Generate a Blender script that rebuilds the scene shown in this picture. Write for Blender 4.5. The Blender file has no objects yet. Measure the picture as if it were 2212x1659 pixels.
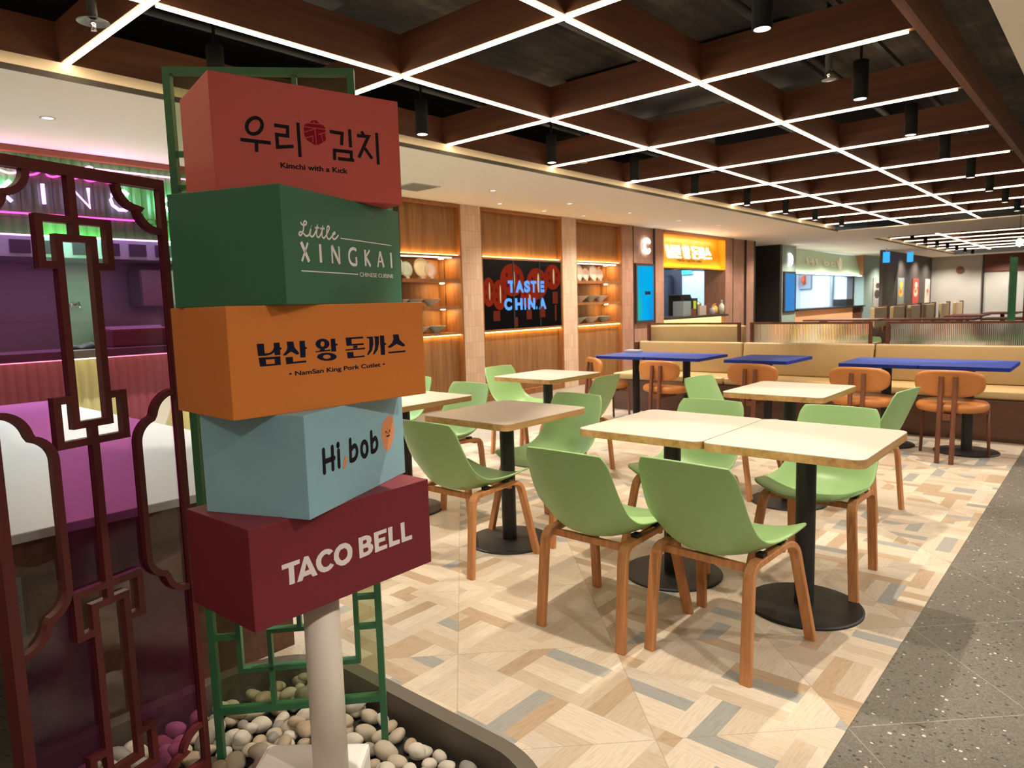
import bpy, bmesh, math, random
from mathutils import Vector, Matrix, Euler
PI = math.pi
random.seed(7)
SC = bpy.context.scene
COL = SC.collection

# ---------------------------------------------------------------- camera, world, exposure, big lights
CAM_H = 1.315
YAW, PITCH, ROLL, FPX = 0.7183, 0.1117, 0.02894, 1511.3
def camera():
    f = Vector((math.cos(YAW)*math.cos(PITCH), math.sin(YAW)*math.cos(PITCH), -math.sin(PITCH)))
    r = Vector((math.sin(YAW), -math.cos(YAW), 0))
    d = f.cross(r)
    c, s = math.cos(ROLL), math.sin(ROLL)
    r2 = c*r + s*d
    d2 = -s*r + c*d
    m = Matrix((( r2.x, -d2.x, -f.x, 0), (r2.y, -d2.y, -f.y, 0), (r2.z, -d2.z, -f.z, CAM_H), (0, 0, 0, 1)))
    cd = bpy.data.cameras.new('camera'); co = bpy.data.objects.new('camera', cd)
    COL.objects.link(co); co.matrix_world = m
    cd.sensor_width = 36; cd.sensor_fit = 'HORIZONTAL'; cd.lens = FPX*36/2212
    cd.clip_start = 0.02; cd.clip_end = 200
    cd.dof.use_dof = True; cd.dof.focus_distance = 1.95; cd.dof.aperture_fstop = 7.0
    SC.camera = co
camera()
W = bpy.data.worlds.new('world'); SC.world = W; W.use_nodes = True
W.node_tree.nodes['Background'].inputs[0].default_value = (1.0, 0.86, 0.72, 1)
W.node_tree.nodes['Background'].inputs[1].default_value = 0.05
SC.view_settings.view_transform = 'Standard'; SC.view_settings.look = 'None'
SC.view_settings.exposure = 0.88; SC.view_settings.gamma = 1.0
SC.view_settings.use_curve_mapping = False
WARM = (1.0, 0.86, 0.68)
def area(name, loc, rot, sx, sy, power, color):
    l = bpy.data.lights.new(name, 'AREA'); l.shape = 'RECTANGLE'; l.size = sx; l.size_y = sy
    l.energy = power; l.color = color
    o = bpy.data.objects.new(name, l); COL.objects.link(o); o.location = loc; o.rotation_euler = rot
    return o
def spot(name, loc, target, power, angle=60, blend=0.35, color=WARM, size=0.03):
    l = bpy.data.lights.new(name, 'SPOT'); l.energy = power; l.color = color
    l.spot_size = math.radians(angle); l.spot_blend = blend; l.shadow_soft_size = size
    o = bpy.data.objects.new(name, l); COL.objects.link(o); o.location = loc
    o.rotation_euler = (Vector(target)-Vector(loc)).to_track_quat('-Z', 'Y').to_euler()
    return o
LED_STRENGTH = 13.0

# ---------------------------------------------------------------- helpers
def link(o, parent=None):
    COL.objects.link(o)
    if parent: o.parent = parent
    return o
def mesh_obj(name, bm, mat, parent=None, smooth=False):
    me = bpy.data.meshes.new(name)
    if smooth:
        for f in bm.faces: f.smooth = True
    bm.normal_update(); bm.to_mesh(me); bm.free()
    for m in (mat if isinstance(mat, (list, tuple)) else [mat]): me.materials.append(m)
    return link(bpy.data.objects.new(name, me), parent)
def tag(o, label, cat, group=None, kind=None):
    o['label'] = label; o['category'] = cat
    if group: o['group'] = group
    if kind: o['kind'] = kind
    return o
def thing(name, label, cat, loc=(0, 0, 0), rz=0.0, group=None):
    o = bpy.data.objects.new(name, None); o.empty_display_size = 0.1
    link(o); o.location = loc; o.rotation_euler = (0, 0, rz)
    return tag(o, label, cat, group)
def struct(o):
    o['kind'] = 'structure'; return o
def dup(o, parent=None, loc=None, rz=None, label=None, group=None):
    c = o.copy(); COL.objects.link(c)
    if parent: c.parent = parent
    for ch in list(o.children): dup(ch, c)
    if loc is not None: c.location = loc
    if rz is not None: c.rotation_euler = (0, 0, rz)
    if label: c['label'] = label
    if group: c['group'] = group
    return c
def box(bm, x0, x1, y0, y1, z0, z1, bev=0.0, mi=0):
    v = [bm.verts.new(p) for p in ((x0,y0,z0),(x1,y0,z0),(x1,y1,z0),(x0,y1,z0),(x0,y0,z1),(x1,y0,z1),(x1,y1,z1),(x0,y1,z1))]
    fs = [bm.faces.new([v[i] for i in q]) for q in ((3,2,1,0),(4,5,6,7),(0,1,5,4),(1,2,6,5),(2,3,7,6),(3,0,4,7))]
    for f in fs: f.material_index = mi
    if bev > 0:
        es = list({e for f in fs for e in f.edges})
        bmesh.ops.bevel(bm, geom=es, offset=bev, segments=2, profile=0.6, affect='EDGES')
    return bm
def BX(*a, **k):
    return box(bmesh.new(), *a, **k)
def prism(bm, pts, z0, z1):
    a = [bm.verts.new((x, y, z0)) for x, y in pts]; b = [bm.verts.new((x, y, z1)) for x, y in pts]
    n = len(pts)
    bm.faces.new(a[::-1]); bm.faces.new(b)
    for i in range(n): bm.faces.new((a[i], a[(i+1) % n], b[(i+1) % n], b[i]))
    return bm
def rrect(cx, cy, w, d, r, n=6):
    p = []
    for sx, sy, a0 in ((1,1,0),(-1,1,90),(-1,-1,180),(1,-1,270)):
        for i in range(n+1):
            a = math.radians(a0+90*i/n)
            p.append((cx+sx*(w/2-r)+r*math.cos(a), cy+sy*(d/2-r)+r*math.sin(a)))
    return p
def lathe(bm, prof, n=24, cx=0, cy=0, cap=True):
    rings = []
    for r, z in prof:
        rings.append([bm.verts.new((cx+r*math.cos(2*PI*i/n), cy+r*math.sin(2*PI*i/n), z)) for i in range(n)])
    for k in range(len(rings)-1):
        for i in range(n):
            bm.faces.new((rings[k][i], rings[k][(i+1) % n], rings[k+1][(i+1) % n], rings[k+1][i]))
    if cap:
        if prof[0][0] > 1e-5: bm.faces.new(rings[0][::-1])
        if prof[-1][0] > 1e-5: bm.faces.new(rings[-1])
    bmesh.ops.recalc_face_normals(bm, faces=bm.faces)
    return bm
def sweep(bm, path, sec, side=None, caps=True, closed=False):
    """sweep a closed 2D section (list of (a,b)) along a 3D path; side = fixed reference direction for a"""
    P = [Vector(p) for p in path]; n = len(P); rings = []
    for i, p in enumerate(P):
        if closed: t = (P[(i+1) % n]-P[i-1]).normalized()
        elif i == 0: t = (P[1]-P[0]).normalized()
        elif i == n-1: t = (P[-1]-P[-2]).normalized()
        else: t = ((P[i+1]-P[i]).normalized()+(P[i]-P[i-1]).normalized()).normalized()
        s = Vector(side) if side else Vector((0, 0, 1))
        if abs(s.dot(t)) > 0.98: s = Vector((1, 0, 0))
        a = (s-t*s.dot(t)).normalized(); b = t.cross(a)
        rings.append([bm.verts.new(p+a*u+b*v) for u, v in sec])
    m = len(sec)
    for k in range(n if closed else n-1):
        A, B = rings[k], rings[(k+1) % n]
        for i in range(m): bm.faces.new((A[i], A[(i+1) % m], B[(i+1) % m], B[i]))
    if caps and not closed:
        bm.faces.new(rings[0][::-1]); bm.faces.new(rings[-1])
    bmesh.ops.recalc_face_normals(bm, faces=bm.faces)
    return bm
def rsec(w, h, r=0.0):
    if r <= 0: return [(-w/2,-h/2),(w/2,-h/2),(w/2,h/2),(-w/2,h/2)]
    return [(x, y) for x, y in rrect(0, 0, w, h, r, 3)]
def csec(r, n=10): return [(r*math.cos(2*PI*i/n), r*math.sin(2*PI*i/n)) for i in range(n)]
def tube(bm, path, r, n=10): return sweep(bm, path, csec(r, n))
def arcp(p0, p1, p2, n=6):
    """quadratic corner from p0 to p2 around p1"""
    p0, p1, p2 = Vector(p0), Vector(p1), Vector(p2)
    return [tuple(p0*(1-t)**2+p1*2*t*(1-t)+p2*t*t) for t in [i/n for i in range(n+1)]]
def catmull(P, m):
    out = []
    for i in range(len(P)-1):
        p0 = P[max(i-1, 0)]; p1 = P[i]; p2 = P[i+1]; p3 = P[min(i+2, len(P)-1)]
        for k in range(m):
            t = k/m
            out.append(tuple(0.5*((2*b)+(-a+c)*t+(2*a-5*b+4*c-d)*t*t+(-a+3*b-3*c+d)*t**3) for a, b, c, d in zip(p0, p1, p2, p3)))
    out.append(tuple(P[-1])); return out

# flat lettering on a face: (u, v) plane given by matrix M (local x = u, y = v, z = outwards)
def curve_mesh(cu, name, mat, M, parent):
    o = bpy.data.objects.new('tmp', cu); COL.objects.link(o)
    dg = bpy.context.evaluated_depsgraph_get(); dg.update()
    me = bpy.data.meshes.new_from_object(o.evaluated_get(dg))
    bpy.data.objects.remove(o)
    me.materials.clear(); me.materials.append(mat); me.name = name
    q = bpy.data.objects.new(name, me); link(q, parent)
    q.matrix_local = M
    return q
def fill_polys(name, polys, mat, M, parent, depth=0.0002):
    cu = bpy.data.curves.new('c', 'CURVE'); cu.dimensions = '2D'; cu.fill_mode = 'BOTH'; cu.extrude = depth
    for p in polys:
        s = cu.splines.new('POLY'); s.points.add(len(p)-1)
        for i, (x, y) in enumerate(p): s.points[i].co = (x, y, 0, 1)
        s.use_cyclic_u = True
    return curve_mesh(cu, name, mat, M, parent)
def ribbon(bm, pts, w, z0=0.0, z1=0.0003, round_=False, smooth=0):
    if smooth and len(pts) > 3: pts = catmull(pts, smooth)
    P = [Vector((x, y)) for x, y in pts]; n = len(P); L = []; Rr = []
    closed = (P[0]-P[-1]).length < 1e-4
    for i in range(n):
        if i == 0: t = (P[1]-P[-2]) if closed else P[1]-P[0]
        elif i == n-1: t = (P[1]-P[-2]) if closed else P[-1]-P[-2]
        else: t = (P[i+1]-P[i]).normalized()+(P[i]-P[i-1]).normalized()
        t.normalize(); nn = Vector((-t.y, t.x)); k = 1.0
        if 0 < i < n-1:
            c = t.dot((P[i+1]-P[i]).normalized()); k = min(1/max(c, 0.4), 2.0)
        L.append(P[i]+nn*w/2*k); Rr.append(P[i]-nn*w/2*k)
    for z in (z1,):
        a = [bm.verts.new((p.x, p.y, z)) for p in L]; b = [bm.verts.new((p.x, p.y, z)) for p in Rr]
        for i in range(n-1): bm.faces.new((b[i], b[i+1], a[i+1], a[i]))
    if round_:
        for c in (P[0], P[-1]):
            bm.faces.new([bm.verts.new((c.x+w/2*math.cos(2*PI*i/14), c.y+w/2*math.sin(2*PI*i/14), z1+0.00005)) for i in range(14)])
    return bm
def text_mesh(name, body, a, b, h, mat, M, parent, bold=0.0, depth=0.0002, stretch=True, shear=0.0):
    """text whose baseline runs from a to b with cap height h"""
    cu = bpy.data.curves.new('t', 'FONT'); cu.body = body; cu.size = h/0.73; cu.extrude = depth; cu.offset = bold; cu.shear = shear
    o = bpy.data.objects.new('tmp', cu); COL.objects.link(o)
    dg = bpy.context.evaluated_depsgraph_get(); dg.update()
    me = bpy.data.meshes.new_from_object(o.evaluated_get(dg)); bpy.data.objects.remove(o)
    xs = [v.co.x for v in me.vertices] or [0, 1]
    x0, x1 = min(xs), max(xs); L = math.hypot(b[0]-a[0], b[1]-a[1]); ang = math.atan2(b[1]-a[1], b[0]-a[0])
    k = L/(x1-x0) if stretch else 1.0
    me.transform(Matrix.Translation((a[0], a[1], 0)) @ Matrix.Rotation(ang, 4, 'Z') @ Matrix.Diagonal((k, 1, 1, 1)) @ Matrix.Translation((-x0, 0, 0)))
    me.materials.clear(); me.materials.append(mat); me.name = name
    q = bpy.data.objects.new(name, me); link(q, parent); q.matrix_local = M
    return q
def plane_M(origin, udir, vdir=(0, 0, 1)):
    u = Vector(udir).normalized(); v = Vector(vdir).normalized(); n = u.cross(v)
    o = Vector(origin)
    return Matrix(((u.x, v.x, n.x, o.x), (u.y, v.y, n.y, o.y), (u.z, v.z, n.z, o.z), (0, 0, 0, 1)))

# ---------------------------------------------------------------- materials
class NT:
    def __init__(s, m): s.t = m.node_tree; s.n = s.t.nodes
    def node(s, kind, **k):
        n = s.n.new(kind)
        for a, b in k.items(): setattr(n, a, b)
        return n
    def put(s, sock, v):
        if hasattr(v, 'is_output') or isinstance(v, bpy.types.NodeSocket): s.t.links.new(v, sock)
        else: sock.default_value = v
    def m(s, op, a, b=0.0, c=0.0):
        n = s.node('ShaderNodeMath', operation=op)
        s.put(n.inputs[0], a); s.put(n.inputs[1], b)
        if len(n.inputs) > 2: s.put(n.inputs[2], c)
        return n.outputs[0]
    def mix(s, f, a, b, blend='MIX'):
        n = s.node('ShaderNodeMix', data_type='RGBA', blend_type=blend)
        s.put(n.inputs[0], f); s.put(n.inputs[6], a); s.put(n.inputs[7], b)
        return n.outputs[2]
    def xyz(s, x, y, z):
        n = s.node('ShaderNodeCombineXYZ'); s.put(n.inputs[0], x); s.put(n.inputs[1], y); s.put(n.inputs[2], z); return n.outputs[0]
    def ramp(s, f, stops, interp='LINEAR'):
        n = s.node('ShaderNodeValToRGB'); r = n.color_ramp; r.interpolation = interp
        while len(r.elements) < len(stops): r.elements.new(0.5)
        for e, (p, c) in zip(r.elements, stops): e.position = p; e.color = c
        s.put(n.inputs[0], f); return n.outputs[0]
    def noise(s, vec, scale, detail=3.0, rough=0.5):
        n = s.node('ShaderNodeTexNoise'); s.put(n.inputs['Vector'], vec); n.inputs['Scale'].default_value = scale
        n.inputs['Detail'].default_value = detail; n.inputs['Roughness'].default_value = rough
        return n.outputs[0]
    def mapping(s, vec, sc):
        n = s.node('ShaderNodeMapping'); s.put(n.inputs[0], vec); n.inputs['Scale'].default_value = sc; return n.outputs[0]
    def obj(s): return s.node('ShaderNodeTexCoord').outputs['Object']
    def bump(s, h, st, dist=0.01):
        n = s.node('ShaderNodeBump'); n.inputs['Strength'].default_value = st; n.inputs['Distance'].default_value = dist
        s.put(n.inputs['Height'], h); return n.outputs[0]
def c4(c): return (c[0], c[1], c[2], 1.0)
def S(r, g, b):
    """sRGB 0-255 to linear"""
    f = lambda v: (v/255/12.92) if v/255 <= 0.04045 else ((v/255+0.055)/1.055)**2.4
    return (f(r), f(g), f(b))
def mat(name, col, rough=0.5, metal=0.0, var=0.06, scale=12.0, bump=0.0, spec=0.5, coat=0.0):
    m = bpy.data.materials.new(name); m.use_nodes = True; t = NT(m); b = t.n['Principled BSDF']
    b.inputs['Roughness'].default_value = rough; b.inputs['Metallic'].default_value = metal
    b.inputs['Specular IOR Level'].default_value = spec; b.inputs['Coat Weight'].default_value = coat
    nz = t.noise(t.obj(), scale)
    lo = tuple(max(c*(1-var), 0) for c in col); hi = tuple(min(c*(1+var), 1) for c in col)
    t.put(b.inputs['Base Color'], t.mix(nz, c4(lo), c4(hi)))
    if bump: t.put(b.inputs['Normal'], t.bump(t.noise(t.obj(), scale*6, 4), bump, 0.002))
    return m
def wood(name, c1, c2, axis='z', fine=40.0, rough=0.5, coat=0.0):
    m = bpy.data.materials.new(name); m.use_nodes = True; t = NT(m); b = t.n['Principled BSDF']
    sc = {'x': (0.05, 1, 1), 'y': (1, 0.05, 1), 'z': (1, 1, 0.05)}[axis]
    v = t.mapping(t.obj(), sc)
    a = t.noise(v, fine, 5, 0.6); w = t.noise(v, fine*0.22, 2)
    f = t.m('ADD', t.m('MULTIPLY', a, 0.6), t.m('MULTIPLY', w, 0.4))
    f2 = t.ramp(f, [(0.36, c4(c1)), (0.64, c4(c2))])
    t.put(b.inputs['Base Color'], f2); b.inputs['Roughness'].default_value = rough; b.inputs['Coat Weight'].default_value = coat
    t.put(b.inputs['Normal'], t.bump(a, 0.08, 0.002))
    return m
def emit(name, col, strength=1.0, var=0.0):
    m = bpy.data.materials.new(name); m.use_nodes = True; t = NT(m)
    t.n.remove(t.n['Principled BSDF']); e = t.node('ShaderNodeEmission')
    if var:
        nz = t.noise(t.obj(), 3.0)
        t.put(e.inputs[0], t.mix(nz, c4(tuple(c*(1-var) for c in col)), c4(col)))
    else: e.inputs[0].default_value = c4(col)
    e.inputs[1].default_value = strength
    t.t.links.new(e.outputs[0], t.n['Material Output'].inputs[0]); return m
def pane(name, tint, gloss=0.06, haze=0.0, hazecol=(1, 1, 1), rough=0.03):
    m = bpy.data.materials.new(name); m.use_nodes = True; t = NT(m); t.n.remove(t.n['Principled BSDF'])
    tr = t.node('ShaderNodeBsdfTransparent'); nz = t.noise(t.obj(), 2.0)
    t.put(tr.inputs[0], t.mix(nz, c4(tint), c4(tuple(min(c*1.06, 1) for c in tint))))
    gl = t.node('ShaderNodeBsdfGlossy'); gl.inputs['Roughness'].default_value = rough; gl.inputs[0].default_value = (1, 1, 1, 1)
    mx = t.node('ShaderNodeMixShader'); mx.inputs[0].default_value = gloss
    t.t.links.new(tr.outputs[0], mx.inputs[1]); t.t.links.new(gl.outputs[0], mx.inputs[2]); out = mx.outputs[0]
    if haze:
        df = t.node('ShaderNodeBsdfDiffuse'); df.inputs[0].default_value = c4(hazecol)
        m2 = t.node('ShaderNodeMixShader'); m2.inputs[0].default_value = haze
        t.t.links.new(out, m2.inputs[1]); t.t.links.new(df.outputs[0], m2.inputs[2]); out = m2.outputs[0]
    t.t.links.new(out, t.n['Material Output'].inputs[0]); return m

def floor_mat():
    m = bpy.data.materials.new('patterned_floor_tile'); m.use_nodes = True; t = NT(m); b = t.n['Principled BSDF']
    sp = t.node('ShaderNodeSeparateXYZ'); t.t.links.new(t.obj(), sp.inputs[0]); x, y = sp.outputs[0], sp.outputs[1]
    k = 0.70710678/0.6
    u = t.m('ADD', t.m('MULTIPLY', t.m('ADD', x, y), k), -0.2433+40)
    v = t.m('ADD', t.m('MULTIPLY', t.m('SUBTRACT', x, y), k), 0.1083+40)
    a = t.m('PINGPONG', u, 1.0); c = t.m('PINGPONG', v, 1.0)
    s = t.m('ADD', a, c); d = t.m('ADD', t.m('SUBTRACT', a, c), 0.62*4)
    bs = t.m('FLOOR', t.m('DIVIDE', s, 0.62)); bd = t.m('FLOOR', t.m('DIVIDE', d, 0.62))
    chk = t.m('MODULO', t.m('ADD', bs, bd), 2.0)
    i1 = t.m('FLOOR', t.m('DIVIDE', s, 0.155)); i2 = t.m('FLOOR', t.m('DIVIDE', d, 0.155))
    idx = t.m('ADD', t.m('MULTIPLY', i1, chk), t.m('MULTIPLY', i2, t.m('SUBTRACT', 1.0, chk)))
    fu = t.m('FLOOR', t.m('MULTIPLY', u, 0.5)); fv = t.m('FLOOR', v)
    key = t.xyz(t.m('ADD', idx, t.m('MULTIPLY', bs, 13.7)), t.m('ADD', fu, t.m('MULTIPLY', bd, 7.3)), fv)
    wn = t.node('ShaderNodeTexWhiteNoise', noise_dimensions='3D'); t.put(wn.inputs['Vector'], key)
    cream, grey, brown = (0.61, 0.525, 0.42), (0.34, 0.345, 0.335), (0.46, 0.345, 0.24)
    base = t.ramp(wn.outputs['Value'], [(0, c4(grey)), (0.11, c4(brown)), (0.25, c4((0.54, 0.45, 0.35))), (0.42, c4(cream)), (0.66, c4((0.66, 0.58, 0.48))), (0.84, c4((0.58, 0.51, 0.43)))], 'CONSTANT')
    g1 = t.noise(t.xyz(t.m('MULTIPLY', s, 3.0), t.m('MULTIPLY', d, 30.0), 0.0), 2.0, 5, 0.65)
    g2 = t.noise(t.xyz(t.m('MULTIPLY', s, 30.0), t.m('MULTIPLY', d, 3.0), 0.0), 2.0, 5, 0.65)
    g = t.m('ADD', t.m('MULTIPLY', g2, chk), t.m('MULTIPLY', g1, t.m('SUBTRACT', 1.0, chk)))
    gr = t.ramp(g, [(0.30, (0.80, 0.74, 0.66, 1)), (0.55, (1, 1, 1, 1))])
    base = t.mix(0.85, base, gr, 'MULTIPLY')
    ea = t.m('MINIMUM', a, t.m('SUBTRACT', 1.0, a)); ec = t.m('MINIMUM', c, t.m('SUBTRACT', 1.0, c))
    seam = t.m('LESS_THAN', t.m('MINIMUM', ea, ec), 0.0035)
    base = t.mix(t.m('MULTIPLY', seam, 0.45), base, (0.30, 0.23, 0.16, 1))
    t.put(b.inputs['Base Color'], base); b.inputs['Roughness'].default_value = 0.42
    b.inputs['Specular IOR Level'].default_value = 0.35
    t.put(b.inputs['Normal'], t.bump(g, 0.05, 0.002))
    return m
def terrazzo_mat(name='grey_terrazzo', lift=1.0):
    m = bpy.data.materials.new(name); m.use_nodes = True; t = NT(m); b = t.n['Principled BSDF']
    sp = t.node('ShaderNodeSeparateXYZ'); o = t.obj(); t.t.links.new(o, sp.inputs[0]); x, y = sp.outputs[0], sp.outputs[1]
    k = 0.70710678/0.6
    u = t.m('ADD', t.m('MULTIPLY', t.m('ADD', x, y), k), -0.2433+40)
    v = t.m('ADD', t.m('MULTIPLY', t.m('SUBTRACT', x, y), k), 0.1083+40)
    a = t.m('PINGPONG', u, 1.0); c = t.m('PINGPONG', v, 1.0)
    ea = t.m('MINIMUM', a, t.m('SUBTRACT', 1.0, a)); ec = t.m('MINIMUM', c, t.m('SUBTRACT', 1.0, c))
    seam = t.m('LESS_THAN', t.m('MINIMUM', ea, ec), 0.0035)
    vo = t.node('ShaderNodeTexVoronoi'); t.put(vo.inputs['Vector'], o); vo.inputs['Scale'].default_value = 62
    sc = t.node('ShaderNodeSeparateColor'); t.t.links.new(vo.outputs['Color'], sc.inputs[0])
    white = t.m('MULTIPLY', t.m('GREATER_THAN', sc.outputs[0], 0.86), t.m('LESS_THAN', vo.outputs['Distance'], t.m('MULTIPLY', sc.outputs[1], 0.38)))
    dark = t.m('MULTIPLY', t.m('LESS_THAN', sc.outputs[0], 0.22), t.m('LESS_THAN', vo.outputs['Distance'], 0.36))
    vo2 = t.node('ShaderNodeTexVoronoi'); t.put(vo2.inputs['Vector'], o); vo2.inputs['Scale'].default_value = 190
    sc2 = t.node('ShaderNodeSeparateColor'); t.t.links.new(vo2.outputs['Color'], sc2.inputs[0])
    base = t.mix(sc2.outputs[0], c4([q*lift for q in (0.115, 0.108, 0.094)]), c4([q*lift for q in (0.185, 0.175, 0.154)]))
    base = t.mix(dark, base, (0.06, 0.055, 0.045, 1))
    base = t.mix(white, base, (0.55, 0.53, 0.48, 1))
    base = t.mix(t.m('MULTIPLY', seam, 0.7), base, (0.33, 0.30, 0.25, 1))
    t.put(b.inputs['Base Color'], base); b.inputs['Roughness'].default_value = 0.38
    return m
def brick_mat(name, c1, c2, mortar, w=0.06, h=0.21, ax='xz', rough=0.55):
    m = bpy.data.materials.new(name); m.use_nodes = True; t = NT(m); b = t.n['Principled BSDF']
    sp = t.node('ShaderNodeSeparateXYZ'); t.t.links.new(t.obj(), sp.inputs[0])
    vec = t.xyz(t.m('ADD', sp.outputs[0], sp.outputs[1]), sp.outputs[2], 0.0)
    br = t.node('ShaderNodeTexBrick'); br.offset = 0.0; t.put(br.inputs['Vector'], vec)
    br.inputs['Scale'].default_value = 1.0; br.inputs['Brick Width'].default_value = w; br.inputs['Row Height'].default_value = h
    br.inputs['Mortar Size'].default_value = 0.0035
    br.inputs['Color1'].default_value = c4(c1); br.inputs['Color2'].default_value = c4(c2); br.inputs['Mortar'].default_value = c4(mortar)
    t.put(b.inputs['Base Color'], br.outputs[0]); b.inputs['Roughness'].default_value = rough
    t.put(b.inputs['Normal'], t.bump(br.outputs['Fac'], -0.3, 0.003))
    return m
def dark_ceiling_mat():
    m = bpy.data.materials.new('dark_rough_ceiling'); m.use_nodes = True; t = NT(m); b = t.n['Principled BSDF']
    o = t.obj(); n1 = t.noise(o, 1.3, 6, 0.65); n2 = t.noise(t.mapping(o, (0.5, 9, 1)), 1.2, 4, 0.6)
    f = t.m('ADD', t.m('MULTIPLY', n1, 0.7), t.m('MULTIPLY', n2, 0.3))
    t.put(b.inputs['Base Color'], t.ramp(f, [(0.40, (0.006, 0.006, 0.008, 1)), (0.54, (0.035, 0.029, 0.022, 1)), (0.68, (0.13, 0.105, 0.075, 1))]))
    b.inputs['Roughness'].default_value = 0.85
    t.put(b.inputs['Normal'], t.bump(n1, 0.8, 0.08)); return m
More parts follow.
